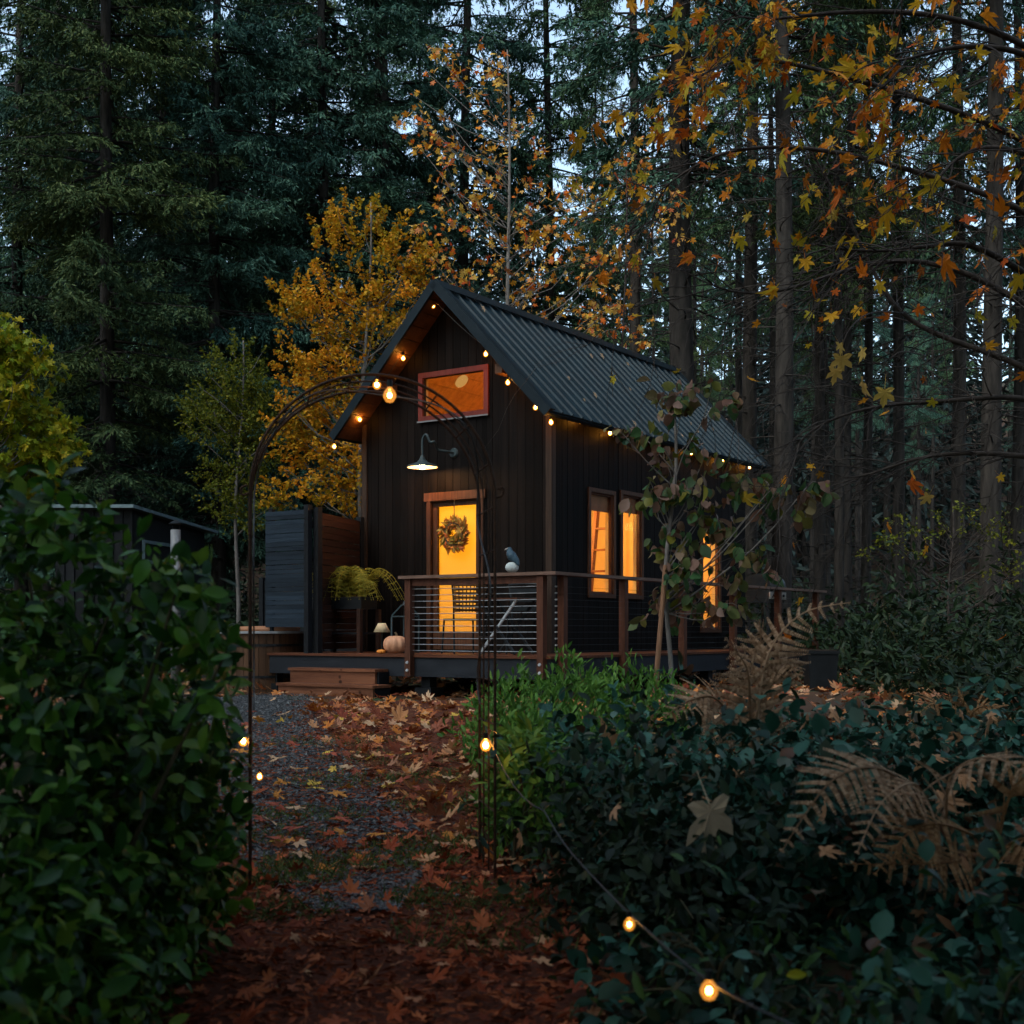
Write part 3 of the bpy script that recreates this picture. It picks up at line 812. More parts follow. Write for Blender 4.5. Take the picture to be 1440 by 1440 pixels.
for (u, v) in [(DU0 + .15, DV + .15), (-2.3, DV + .2), (-.9, DV + .2), (.95, DV + .2), (DU0 + .15, -.3), (-.9, -.3), (.95, 1.0), (.95, 2.8), (.95, 4.6), (W + .1, .1), (-.1, .3), (W + .1, 3), (-.1, 3), (W + .1, 6.2), (-.1, 6.2), (-1.6, .2), (-1.6, 3)]:
    mb = MB(); g = gbase(u, v)
    mb.add(*hbox(u - .07, u + .07, v - .07, v + .07, g - .05, DECK_H - .29 if v < 0 or u > 0 else WB - .31))
    mb.add(*hbox(u - .13, u + .13, v - .13, v + .13, g - .05, g + .12)); mb.build('support_post', M['blackwood'], deck)
mb = MB(); mb.add(*hbox(W + .02, -.02, .02, LV - .02, WB - .30, WB - .002)); mb.build('floor_platform', M['blackwood'], cabin)

steps = thing('wooden_steps', 'two knotty red cedar steps leading up to the deck', 'steps', hp(-2.9, -2.1, -.85))
su0 = ray_v(410, 950, -1.95)[0]; su1 = ray_v(529, 950, -1.95)[0]
hU = ray_v(470, 940, -1.95)[1]; hL = ray_v(460, 962, -2.25)[1]
mb = MB(); mb.add(*hbox(su0 - .02, su1 + .02, -2.0, DV - .012, hU - .035, hU)); mb.build('tread', M['cedar'], steps)
mb = MB(); mb.add(*hbox(su0, su1, -1.975, -1.94, hL + .002, hU - .037)); mb.build('riser', M['cedar'], steps)
su0b = ray_v(391, 965, -2.29)[0]; su1b = ray_v(524, 965, -2.29)[0]
mb = MB(); mb.add(*hbox(su0b - .02, su1b + .02, -2.31, -1.942, hL - .035, hL)); mb.build('tread', M['cedar'], steps)
g = gbase(-3.2, -2.3)
mb = MB(); mb.add(*hbox(su0b, su1b, -2.285, -2.25, g - .03, hL - .037)); mb.build('riser', M['cedar'], steps)
mb = MB(); mb.add(*hbox(su1 + .0, su1 + .035, -1.938, DV - .012, g - .03, hU - .037)); mb.add(*hbox(su1b - .036, su1b - .002, -2.248, -1.942, g - .03, hL - .037)); mb.build('side_panel', M['blackwood'], steps)

rail = thing('deck_railing', 'brown timber deck railing with steel cables and a wide top rail', 'railing', hp(.9, DV, DECK_H))
RT = ray_v(780, 804, DV)[1]                # top of cap
PB = DECK_H - .27
FP = [ray_v(576, 900, DV - .045)[0], ray_v(762, 900, DV - .045)[0]]
def post(u, v, top=None, name='post', parent=rail):
    mb = MB(); mb.add(*hbox(u - .045, u + .045, v - .045, v + .045, PB, (RT - .04) if top is None else top))
    return mb.build(name, M['rail'], parent)
for u in FP:
    p = post(u, DV - .047)
    for hb in (PB + .07, PB + .17):
        c = hp(u, DV - .095, hb); q = hp(u, DV - .112, hb)
        mb = MB(); mb.add(*tube([c, q], [.022, .016], 8)); mb.build('bolt', M['bolt'], p)
SPV = [ray_u(px, 860, DU1 + .047)[0] for px in (791, 877, 960, 1031, 1094, 1147)]
SPV = [v for v in SPV]
for v in SPV: post(DU1 + .047, v)
mb = MB(); mb.add(*hbox(FP[0] - .13, DU1 + .15, DV - .12, DV + .03, RT - .038, RT)); mb.add(*hbox(DU1 - .02, DU1 + .13, DV + .033, DVE + .1, RT - .038, RT))
mb.build('top_rail', M['railcap'], rail)
mb = MB(); mb.add(*hbox(FP[0] + .046, FP[1] - .046, DV - .065, DV - .03, RT - .13, RT - .045)); mb.build('under_rail', M['rail'], rail)
for i in range(11):
    h = DECK_H + .055 + (RT - .17 - DECK_H - .055) * i / 10
    mb = MB(); mb.add(*tube([hp(FP[0] + .04, DV - .047, h), hp((FP[0] + FP[1]) / 2, DV - .047, h - .004), hp(FP[1] - .04, DV - .047, h)], .005, 6)); mb.build('cable', M['steel'], rail)
    mb = MB(); mb.add(*tube([hp(DU1 + .047, SPV[0], h)] + [hp(DU1 + .047, v, h) for v in SPV[1:]], .0016, 5)); mb.build('cable', M['black'], rail)
for i in range(11):
    h = DECK_H + .055 + (RT - .17 - DECK_H - .055) * i / 10
    mb = MB(); mb.add(*tube([hp(DU1 + .0, SPV[0] - .05, h), hp(DU1 - .0, SPV[0] - .085, h)], .011, 6)); mb.build('cable_end', M['bolt'], rail)

# ------------------------------------------------------------------ screens, fence, tub, shed, pipe
def slat_screen(name, label, A, B, h0, h1, pitch, gapf, mat, postw=.09, th=.02, posts=(0, 1)):
    A = np.array(A, float); B = np.array(B, float)
    t = thing(name, label, 'screen' if 'fence' not in name else 'fence', hp(*( (A + B) / 2), h0))
    n = int((h1 - h0) / pitch)
    mb = MB()
    for i in range(n):
        h = h0 + i * pitch + random.uniform(-.004, .004)
        a, b = hp(A[0], A[1], h + pitch * gapf / 2), hp(B[0], B[1], h + pitch * gapf / 2)
        mb.add(*bar(a, b, th, pitch * gapf))
    mb.build('slat_panel', mat, t)
    for k in posts:
        P = A + (B - A) * k
        mb = MB(); mb.add(*bar(hp(P[0], P[1], h0 - .32), hp(P[0], P[1], h1 + .03), postw, postw, (UX, UY, 0))); mb.build('post', M['blackwood'], t)
    return t
sc0 = ray_v(374, 800, -1.66)[0]; sc1 = ray_v(430, 800, -1.66)[0]
hs1 = ray_v(405, 714, -1.66)[1]; hs0 = ray_v(405, 882, -1.66)[1]
s = slat_screen('privacy_screen', 'blue black slatted privacy screen at the left end of the deck', (sc0, -1.66), (sc1, -1.66), hs0, hs1, .062, .93, M['navy'], posts=())
mb = MB(); mb.add(*hbox(sc1, sc1 + .08, -1.70, -1.62, DECK_H - .25, hs1 + .02)); mb.build('post', M['blackwood'], s)
mb = MB(); mb.add(*hbox(sc0 + .02, sc0 + .09, -1.635, -1.565, DECK_H, hs1)); mb.build('post', M['blackwood'], s)
slat_screen('slatted_side_screen', 'dark brown screen with thin slat gaps joining the cabin corner', (sc1 + .12, -1.55), (W - .02, -.06), DECK_H + .05, 1.66, .09, .93, M['darkslat'], posts=(0, 1))
slat_screen('slat_fence', 'black horizontal slat fence behind the wooden hot tub', (-6.3, .9), (-3.6, .9), -.75, .86, .10, .9, M['blackwood'], posts=(0, .5, 1))

tubc = at(357, 890, 18.7); tz = float(gz(tubc[0], tubc[1]))
tub = thing('hot_tub', 'round wooden hot tub beside the deck, pale rim on brown staves', 'hot tub', (tubc[0], tubc[1], tz))
mb = MB(); R = .72; top = CAMZ + (HOR - 891) / F * 18.2
for i in range(44):
    a0 = 2 * PI * i / 44 + .004; a1 = 2 * PI * (i + 1) / 44 - .004
    V = [(tubc[0] + r * math.cos(a), tubc[1] + r * math.sin(a), z) for z in (tz - .03, top) for r, a in ((R, a0), (R, a1), (R - .05, a1), (R - .05, a0))]
    mb.add(np.array(V), BOXF)
mb.build('staves', M['tub'], tub)
mb = MB(); mb.add(*lathe([(R - .12, top), (R - .12, top + .035), (R + .035, top + .035), (R + .035, top + .001), (R - .12, top + .001)], (tubc[0], tubc[1], 0), 40)); mb.build('rim', M['tubrim'], tub)
mb = MB()
for zz in (tz + .2, top - .18): mb.add(*lathe([(R + .002, zz), (R + .008, zz), (R + .008, zz + .035), (R + .002, zz + .035)], (tubc[0], tubc[1], 0), 40))
mb.build('hoop_band', M['black'], tub)
cvc = tubc + np.array([.25, -.1, 0])
mb = MB(); mb.add(*lathe([(0.001, top + .036), (.42, top + .036), (.43, top + .06), (.42, top + .10), (.001, top + .11)], (cvc[0], cvc[1], 0), 30)); mb.build('cover', M['cover'], tub)

pp = at(247, 790, 19.5)
pipe = thing('stove_pipe', 'galvanised stove pipe with rain cap rising behind the hedge', 'pipe', (pp[0], pp[1], float(gz(pp[0], pp[1]))))
ptop = at(247, 745, 19.5)[2]
mb = MB(); mb.add(*tube([(pp[0], pp[1], float(gz(pp[0], pp[1]))), (pp[0], pp[1], ptop)], .075, 16)); mb.build('flue', M['flue'], pipe, True)
mb = MB(); mb.add(*lathe([(.001, .1), (.11, .04), (.105, .032), (.001, .06)], (pp[0], pp[1], ptop + .05), 16))
for a in (0, 2.1, 4.2): mb.add(*bar((pp[0] + .06 * math.cos(a), pp[1] + .06 * math.sin(a), ptop - .02), (pp[0] + .06 * math.cos(a), pp[1] + .06 * math.sin(a), ptop + .1), .008))
mb.build('rain_cap', M['black'], pipe)

# shed: two lit sides seen, roof falling to the right
sa = at(187, 800, 24.0); sh_h = lambda py, d=24.0: CAMZ + (HOR - py) / F * d
shed = thing('garden_shed', 'black garden shed with pale metal roof edge behind the hedge', 'shed', (sa[0] - 1, sa[1] + 1, float(gz(sa[0], sa[1]))))
X0, X1 = at(78, 0, 24)[0], sa[0]; Y0, Y1 = 24.0, 27.0; ztop = sh_h(716); zg = float(gz(sa[0], 24)) - .05
zr = sh_h(742)
def shed_side_top(t): return ztop + (zr - ztop) * t
x1b = at(238, 0, 24.4)[0]
mb = MB(); n = 8
for i in range(n):
    a = X0 + (X1 - X0) * i / n; b = X0 + (X1 - X0) * (i + 1) / n
    mb.add(*wbox(a + .004, b - .004, Y0, Y0 + .05, zg, ztop)); mb.add(*wbox(b - .04, b - .005, Y0 - .03, Y0 - .001, zg, ztop - .02))
mb.build('front_wall', M['blackwood'], shed)
A = np.array([X1, Y0]); B = np.array([x1b, 27.2])
V = [(A[0], A[1] + .051, zg), (B[0], B[1], zg), (B[0] - .06, B[1], zg), (A[0] - .06, A[1] + .051, zg), (A[0], A[1] + .051, ztop), (B[0], B[1], ztop - .1), (B[0] - .06, B[1], ztop - .1), (A[0] - .06, A[1] + .051, ztop)]
MB().add(np.array(V), BOXF).build('side_wall', M['blackwood'], shed)
V = [(X0 - .2, Y0 - .25, ztop + .005), (X1 + .08, Y0 - .25, ztop + .005), (B[0] + .25, B[1] + .2, ztop - .20), (X0 - .2, B[1] + .2, ztop - .20)]
V = V + [(a, b, c + .06) for a, b, c in V]
MB().add(np.array(V), BOXF).build('roof', M['alu'], shed)
wA = A + (B - A) * .12; wB = A + (B - A) * .5
wf = MB(); z0, z1 = sh_h(790), sh_h(757)
for (p, q, a, b) in ((wA, wB, z1 - .06, z1), (wA, wB, z0, z0 + .06)):
    wf.add(*bar((p[0] + .02, p[1], (a + b) / 2), (q[0] + .02, q[1], (a + b) / 2), .03, .06))
for p in (wA, wB): wf.add(*bar((p[0] + .02, p[1], z0), (p[0] + .02, p[1], z1), .05, .05, (1, 0, 0)))
wf = wf.build('window', M['alu'], shed)
V = [(wA[0] + .012, wA[1], z0), (wB[0] + .012, wB[1], z0), (wB[0] + .012, wB[1], z1), (wA[0] + .012, wA[1], z1)]
MB().add(np.array(V), np.array([[0, 1, 2, 3]])).build('pane', M['pane'], wf)

# ------------------------------------------------------------------ things on the deck and the walls
# barn lamp
pu, ph = ray_v(638, 637, -.01); lu, lh = ray_v(594, 657, -.42)
barn = thing('barn_lamp', 'gooseneck barn lamp with wide dark shade lit above the door', 'lamp', hp(pu, 0, ph))
mb = MB(); mb.add(*tube([hp(pu, -.004, ph), hp(pu, -.03, ph)], [.075, .06], 16)); mb.build('wall_plate', M['lampgreen'], barn, False)
tgu, tgh = ray_v(601, 612, -.40)
ctrl = np.array([hp(pu, -.03, ph), hp(pu - .03, -.16, ph + .01), hp(pu - .10, -.26, ph + .03), hp(lu + .17, -.36, ph + .12), hp(lu + .12, -.40, tgh - .10), hp(lu + .08, -.42, tgh - .0), hp(lu + .03, -.42, tgh - .01), hp(lu, -.42, tgh - .09), hp(lu, -.42, lh + .16)])
def smoothpath(c, n=40):
    c = np.asarray(c, float); t = np.linspace(0, len(c) - 1, n); P = []
    for x in t:
        i = min(int(x), len(c) - 2); f = x - i
        p0, p1, p2, p3 = c[max(0, i - 1)], c[i], c[i + 1], c[min(len(c) - 1, i + 2)]
        P.append(.5 * ((2 * p1) + (-p0 + p2) * f + (2 * p0 - 5 * p1 + 4 * p2 - p3) * f * f + (-p0 + 3 * p1 - 3 * p2 + p3) * f ** 3))
    return np.array(P)
mb = MB(); mb.add(*tube(smoothpath(ctrl), .018, 8)); mb.build('gooseneck_arm', M['lampgreen'], barn, True)
c = hp(lu, -.42, lh)
mb = MB(); mb.add(*lathe([(.02, .17), (.03, .15), (.032, .125), (.045, .12), (.045, .10), (.06, .095), (.075, .07), (.13, .05), (.20, .028), (.222, .0), (.217, -.004)], c, 28)); mb.build('lamp_shade', M['lampgreen'], barn, True)
mb = MB(); mb.add(*lathe([(.0, .058), (.07, .055), (.12, .036), (.19, .018), (.214, -.003)], c, 28)); mb.build('shade_lining', M['enamel'], barn, True)
mb = MB(); mb.add(*ball(c + [0, 0, .012], .045)); mb.build('bulb', M['barnbulb'], barn, True)
# wreath
wu, wh = ray_v(639, 751, -.03)
wc = hp(wu, -.035, wh)
wreath = thing('wreath', 'autumn wreath of dried leaves and berries hanging on the yellow door', 'wreath', wc)
mb = MB(); a = np.linspace(0, 2 * PI, 30)
mb.add(*tube([hp(wu + .155 * math.cos(x), -.04, wh + .155 * math.sin(x)) for x in a], .025, 6)); mb.build('twig_ring', M['stem'], wreath)
n = 900; a = rng.uniform(0, 2 * PI, n); rad = .155 + rng.normal(0, .028, n)
P = np.array([hp(wu + r * math.cos(x), -.045 + rng.normal(0, .018), wh + r * math.sin(x)) for r, x in zip(rad, a)])
sw = .9
fd = np.array([UX, UY, 0]) * (np.cos(a) * np.sign(rad - .15) * .7 - np.sin(a) * sw)[:, None] + np.array([0, 0, 1.]) * (np.sin(a) * np.sign(rad - .15) * .7 + np.cos(a) * sw)[:, None] + rdir(n) * .5
V, Fs = scatter(LANCE[0], LANCE[1], P, fd, rdir(n) - np.array([VX, VY, 0]), rng.uniform(.05, .12, n), .2)
MB().add(V, Fs).build('dried_leaves', M['wreath'], wreath)
for i in range(14):
    x = rng.uniform(0, 2 * PI); r = .155 + rng.normal(0, .03)
    mb = MB(); mb.add(*ball(hp(wu + r * math.cos(x), -.075, wh + r * math.sin(x)), .014, 6)); mb.build('berry', M['orange'], wreath, True)
mb = MB(); mb.add(*tube([hp(wu, -.035, wh + .15), hp(wu, -.035, hd1 - .03)], .006, 5)); mb.build('hanging_ribbon', M['stem'], wreath)

# crow on a pale ball, on the rail
cu = ray_v(720, 800, DV - .05)[0]
cb = hp(cu, DV - .05, RT)
cr = thing('crow_figure', 'black crow figure perched on a pale ball on the top rail', 'bird figure', cb)
mb = MB(); mb.add(*ball(cb + [0, 0, .066], .072, 12, (1.15, 1, .92))); mb.build('ball', M['stone'], cr, True)
U3 = np.array([UX, UY, 0])
pts = np.array([cb + U3 * .10 + [0, 0, .085], cb + U3 * .06 + [0, 0, .15], cb + U3 * .005 + [0, 0, .195], cb - U3 * .025 + [0, 0, .235], cb - U3 * .035 + [0, 0, .268], cb - U3 * .045 + [0, 0, .29], cb - U3 * .055 + [0, 0, .305]])
mb = MB(); mb.add(*tube(smoothpath(pts, 24), np.interp(np.linspace(0, 1, 24), [0, .15, .35, .55, .7, .85, 1], [.012, .035, .06, .05, .034, .034, .012]), 12)); mb.build('body', M['crow'], cr, True)
mb = MB(); mb.add(*tube([cb - U3 * .06 + [0, 0, .293], cb - U3 * .095 + [0, 0, .287], cb - U3 * .115 + [0, 0, .276]], [.013, .009, .002], 6)); mb.build('beak', M['beak'], cr, True)
for sgn in (-1, 1):
    mb = MB(); q = np.array([VX, VY, 0]) * sgn * .02
    mb.add(*tube([cb + q + U3 * .01 + [0, 0, .15], cb + q + [0, 0, .13]], .006, 5)); mb.build('leg', M['black'], cr)

# pumpkin, gourd, lantern, little lamp
def pumpkin(name, label, c, r, mat, squash=.8):
    t = thing(name, label, 'pumpkin', c)
    nu, nv = 60, 16; ph = np.linspace(-PI / 2, PI / 2, nv); th = np.arange(nu) * 2 * PI / nu
    rib = 1 - .09 * np.abs(np.cos(th * 5)) ** 3
    rr = r * np.cos(ph)[:, None] ** .75 * rib[None]; z = r * squash * (np.sin(ph)[:, None] * np.ones(nu)[None] * (1 - .12 * np.exp(-(rr / r / .35) ** 2))) + r * squash
    V = np.stack([c[0] + rr * np.cos(th), c[1] + rr * np.sin(th), c[2] + z * .93], -1).reshape(-1, 3)
    i = np.arange(nv - 1)[:, None] * nu; j = np.arange(nu)[None]; k = (j + 1) % nu
    MB().add(V, np.stack([i + j, i + k, i + nu + k, i + nu + j], -1).reshape(-1, 4)).build('shell', mat, t, True)
    zt = c[2] + 1.62 * r * squash
    mb = MB(); mb.add(*tube([(c[0], c[1], zt), (c[0] + .1 * r, c[1], zt + .22 * r), (c[0] - .02 * r, c[1], zt + .45 * r)], [.17 * r, .1 * r, .09 * r], 7)); mb.build('stalk', M['stem'], t)
    return t
u, h = ray_v(556, 917, -1.35); pumpkin('pumpkin', 'large pale orange pumpkin sitting beside the left rail post', hp(u, -1.35, DECK_H + .001), .165, M['pumpkin'])
u, h = ray_v(536, 917, -1.5); pumpkin('small_gourd', 'small bright orange gourd lying on the deck edge', hp(u, -1.5, DECK_H + .001), .062, M['orange'], .5)
u, h = ray_v(566, 880, -1.05); lc = hp(u + .05, -1.05, DECK_H)
lan = thing('lantern', 'tall empty metal lantern standing behind the large pumpkin', 'lantern', lc)
mb = MB(); w = .13; z0, z1, z2 = lc[2] + .005, lc[2] + .50, lc[2] + .66
cor = [lc + sx * w * U3 + sy * w * np.array([VX, VY, 0]) for sx, sy in ((-1, -1), (1, -1), (1, 1), (-1, 1))]
for i in range(4):
    a, b = cor[i], cor[(i + 1) % 4]
    for z in (z0 + .012, z1): mb.add(*bar((a[0], a[1], z), (b[0], b[1], z), .018))
    mb.add(*bar((a[0], a[1], z0 + .02), (a[0], a[1], z1 - .01), .018, .018, U3)); mb.add(*bar((a[0], a[1], z1 + .01), (lc[0] + (a[0] - lc[0]) * .25, lc[1] + (a[1] - lc[1]) * .25, z2), .018))
mb.build('frame', M['lampgreen'], lan)
mb = MB(); mb.add(*tube([(lc[0], lc[1], z2 - .01), (lc[0], lc[1], z2 + .05)], [.05, .02], 8)); mb.build('cap', M['black'], lan)
u, h = ray_v(537, 888, -.95); lp = hp(u, -.95, DECK_H)
tl = thing('deck_lamp', 'small lamp with cream cone shade standing next to the pumpkin', 'lamp', lp)
hz = CAMZ + ray_v(537, 889, -.95)[1]
mb = MB(); mb.add(*lathe([(.05, hz + .125), (.052, hz + .125), (.118, hz), (.115, hz)], (lp[0], lp[1], 0), 20)); mb.build('lamp_shade', M['linen'], tl, True)
mb = MB(); mb.add(*tube([lp, (lp[0], lp[1], hz + .08)], .012, 8)); mb.add(*lathe([(.001, .03), (.07, .025), (.08, .0)], lp, 16)); mb.build('stand', M['black'], tl)

# planter with a drooping fern
fu = ray_v(487, 850, -.95)[0]
stand = thing('plant_stand', 'black plant stand holding a drooping yellow green fern', 'plant stand', hp(fu, -.95, DECK_H))
for du_ in (-.42, .42):
    for dv_ in (-.2, .2):
        mb = MB(); mb.add(*hbox(fu + du_ - .03, fu + du_ + .03, -.95 + dv_ - .03, -.95 + dv_ + .03, DECK_H + .002, .30)); mb.build('leg', M['blackwood'] if du_ < 0 else M['darkslat'], stand)
mb = MB(); mb.add(*hbox(fu - .42, fu + .42, -1.12, -.78, .302, .46)); mb.build('trough', M['blackwood'], stand)
mb = MB(); mb.add(*hbox(fu - .385, fu + .385, -1.11, -.79, -.05, -.02)); mb.build('shelf', M['blackwood'], stand)
mb = MB(); mb.add(*hbox(fu - .40, fu + .40, -1.10, -.80, .462, .475)); mb.build('soil', M['soil'], stand)

PINN = (np.array([(0, .30, 0), (.45, .46, .02), (.82, .34, .0), (1, 0, -.03), (.82, -.34, .0), (.45, -.46, .02), (0, -.30, 0)], float), [np.array([[6, 5, 4, 3, 2, 1, 0]])])

def frond(mb, P, width, npin=22, pinn=9, curl=.3, up=None, fill=.0):
    """a fern frond along path P (k,3); pinnae either side, each with pinnules"""
    P = smoothpath(P, 60); n = len(P)
    T = np.gradient(P, axis=0); T = norm(T)
    upv = np.array([0, 0, 1.]) if up is None else np.array(up, float)
    tp, fw, uv, sz = [], [], [], []
    for i in range(npin):
        t = .10 + .89 * i / (npin - 1); k = min(n - 1, int(t * (n - 1))); p = P[k]; d = T[k]
        side = norm(np.cross(d, upv)); nrmv = np.cross(side, d)
        L = width * (math.sin(PI * min(1, t * .75 + .22)) ** .8) * (1 - t) ** .35 * 1.15 * rng.uniform(.88, 1.08)
        for sg in (-1, 1):
            pd = norm(side * sg + d * .35 - nrmv * curl * rng.uniform(.5, 1.3) + rng.normal(0, .06, 3))
            m = max(4, int(pinn * 1.7 * L / width + 3))
            dr = norm(pd - nrmv * .5)
            for q in range(m):
                f = (q + .5) / m
                pos = p + (pd * (1 - f * .4) + dr * f * .4) * L * f
                ll = L * .08 * (1 - f) ** .5 + .004
                s2 = norm(np.cross(pd, nrmv))
                for s3 in (-1, 1):
                    tp.append(pos); fw.append(norm(s2 * s3 + pd * .45 - nrmv * .15 * curl)); uv.append(nrmv + pd * .1 + rng.normal(0, .15, 3)); sz.append(ll)
    V, Fs = scatter(PINN[0], PINN[1], np.array(tp), np.array(fw), np.array(uv), np.array(sz), .25)
    mb.add(V, Fs)
    mb.add(*tube(P, np.linspace(.006, .0015, n) * (width / .16), 4))

fern0 = hp(fu, -.95, .475)
pf = thing('trough_fern', 'arching yellow green fern spilling out of the black plant stand', 'fern', fern0)
for i in range(60):
    a = rng.uniform(0, 2 * PI); L = rng.uniform(.45, .85)
    b0 = fern0 + U3 * rng.uniform(-.38, .38) - [0, 0, .02]
    d = U3 * math.cos(a) * 1.1 + np.array([VX, VY, 0]) * math.sin(a) * .6
    mbf = MB(); frond(mbf, [b0, b0 + d * L * .3 + [0, 0, L * .5], b0 + d * L * .62 + [0, 0, L * .42], b0 + d * L * .95 + [0, 0, -L * .05]], .15, 13, 5)
    mbf.build('frond', M['ferngreen'], pf)

# bistro chairs and table
def chair(name, label, u, v, yaw, wick=True):
    c = hp(u, v, DECK_H); t = thing(name, label, 'chair', c)
    ca, sa_ = math.cos(yaw), math.sin(yaw)
    A = U3 * ca + np.array([VX, VY, 0]) * sa_; B = -U3 * sa_ + np.array([VX, VY, 0]) * ca; Z = np.array([0, 0, 1.])
    g = lambda x, y, z: c + A * x + B * y + Z * z
    fm = M['black']
    mb = MB(); q = np.array([g(x, y, z) for z in (.44, .465) for x, y in ((-.21, -.2), (.21, -.2), (.19, .2), (-.19, .2))]); mb.add(q, BOXF); mb.build('seat', M['wicker'] if wick else fm, t)
    for sx in (-1, 1):
        mb = MB(); mb.add(*tube([g(sx * .2, -.19, .45), g(sx * .22, -.23, .003)], .013, 7)); mb.build('leg', fm, t)
        mb = MB(); mb.add(*tube(smoothpath([g(sx * .20, .26, .003), g(sx * .185, .19, .44), g(sx * .20, .23, .70), g(sx * .24, .29, .92)], 14), .013, 7)); mb.build('leg', fm, t)
    mb = MB()
    mb.add(*tube([g(-.21, -.21, .2), g(.21, -.21, .2)], .008, 6)); mb.add(*tube([g(-.2, .23, .2), g(.2, .23, .2)], .008, 6)); mb.build('stretcher', fm, t)
    mb = MB()
    if wick:
        for i in range(13):
            z = .56 + i * .027; w = .19 + (z - .44) * .1; y = .215 + (z - .5) * .17
            mb.add(*tube(smoothpath([g(-w, y, z), g(0, y + .05, z + .01 * (-1) ** i), g(w, y, z)], 9), .011, 5))
        for i in range(9):
            x = -.18 + i * .045; mb.add(*tube(smoothpath([g(x * .95, .235 + .03 * (1 - (x / .2) ** 2), .55), g(x * 1.15, .29 + .04 * (1 - (x / .2) ** 2), .90)], 6), .008, 5))
        mb.build('woven_back', M['wicker'], t)
    else:
        for z in (.60, .72, .84): mb.add(*bar(g(-.22, .2 + (z - .5) * .17, z), g(.22, .2 + (z - .5) * .17, z), .02, .06))
        mb.build('back_slats', fm, t)
    mb = MB(); mb.add(*tube(smoothpath([g(-.24, .29, .92), g(0, .335, .935), g(.24, .29, .92)], 12), .014, 7)); mb.build('top_rail', fm, t)
    return t
u, h = ray_v(651, 850, -1.0); chair('bistro_chair', 'wicker back bistro chair in front of the glowing door', u, -1.0, -2.2)
u, h = ray_v(738, 850, -.55); chair('slatted_chair', 'black slat back chair beside the folding table, right of the door', u, -.55, .5, False)
u, h = ray_v(713, 850, -1.0); tcx = u
tb = thing('folding_table', 'small folding table with wooden slat top and grey crossed legs', 'table', hp(tcx, -1.0, DECK_H))
mb = MB()
for i in range(7): mb.add(*hbox(tcx - .33, tcx + .33, -1.26 + i * .075, -1.26 + i * .075 + .062, DECK_H + .70, DECK_H + .722))
mb.build('table_top', M['rail'], tb)
for vv in (-1.22, -.80):
    for sg in (-1, 1):
        mb = MB(); mb.add(*bar(hp(tcx - sg * .28, vv + sg * .012, DECK_H + .012), hp(tcx + sg * .28, vv + sg * .012, DECK_H + .69), .028, .028)); mb.build('leg', M['bolt'] if sg > 0 and vv < -1 else M['black'], tb)
# grill at the far end of the side deck
gv, gh = ray_u(1073, 838, .55)
gr = thing('grill', 'black barbecue grill with lit steel control panel at the deck end', 'grill', hp(.55, gv, DECK_H))
gz0 = gh
mb = MB(); mb.add(*hbox(.38, .84, gv - .33, gv + .33, gz0 + .09, gz0 + .16)); mb.add(*hbox(.38, .80, gv - .33, gv + .33, gz0 - .12, gz0 + .088)); mb.build('firebox', M['black'], gr)
prof = [(.28 * math.cos(a), .2 * math.sin(a)) for a in np.linspace(0, PI, 12)]
V = np.array([hp(.60 - a * .8, gv + s_ * .33, gz0 + .162 + b) for s_ in (-1, 1) for a, b in prof]); n12 = 12
Fq = np.array([[i, i + 1, n12 + i + 1, n12 + i] for i in range(n12 - 1)])
mbl = MB().add(V, [Fq]); mbl.add(V, [np.array([list(range(12))])]); mbl.add(V, [np.array([list(range(12, 24))])]); mbl.build('lid', M['black'], gr)
mb = MB(); mb.add(*hbox(.803, .825, gv - .34, gv + .34, gz0 - .06, gz0 + .06)); pn = mb.build('control_panel', M['grillsteel'], gr)
for k in (-.2, -.07, .07, .2):
    mb = MB(); mb.add(*tube([hp(.826, gv + k, gz0), hp(.85, gv + k, gz0)], .025, 10)); mb.build('knob', M['black'], pn)
for sv in (-.3, .3):
    for uu in (.42, .76):
        mb = MB(); mb.add(*hbox(uu - .02, uu + .02, gv + sv - .02, gv + sv + .02, DECK_H + .003, gz0 - .122)); mb.build('leg', M['black'], gr)
# black planter beyond the deck
bp_ = at(1153, 950, 17.4); bz = float(gz(bp_[0], bp_[1]))
bx = thing('black_planter', 'square black planter box on the ground past the deck end', 'planter', (bp_[0], bp_[1], bz))
mb = MB(); w0, w1 = .17, .20
V = [(bp_[0] + sx * w, bp_[1] + sy * w, z) for z, w in ((bz - .01, w0), (bz + .5, w1)) for sx, sy in ((-1, -1), (1, -1), (1, 1), (-1, 1))]
mb.add(np.array(V), BOXF); mb.build('box', M['pot'], bx)
mb = MB(); mb.add(*wbox(bp_[0] - .215, bp_[0] + .215, bp_[1] - .215, bp_[1] + .215, bz + .502, bz + .54)); mb.build('rim', M['pot'], bx)
mb = MB(); mb.add(*wbox(bp_[0] - .18, bp_[0] + .18, bp_[1] - .18, bp_[1] + .18, bz + .5405, bz + .55)); mb.build('soil', M['soil'], bx)

# ------------------------------------------------------------------ string lights
def bulb(parent, p, r=.035, near=False):
    p = np.array(p, float)
    mb = MB(); mb.add(*lathe([(.001, -r * 1.15), (r * .6, -r * .95), (r * .97, -r * .3), (r, .1 * r), (r * .8, .62 * r), (r * .45, r * 1.05), (r * .34, r * 1.3)], p, 14))
    b = mb.build('bulb', M['bulbclear' if near else 'bulbglass'], parent, True)
    mb = MB()
    mb.add(*ball(p, r * .5 if not near else r * .36, 6, (1, 1, 1.2))); mb.build('filament', M['glowbig' if near else 'glow'], b, True)
    mb = MB(); mb.add(*tube([p + [0, 0, r * 1.25], p + [0, 0, r * 2.3]], r * .42, 8)); mb.build('socket', M['black'], b)
    return b

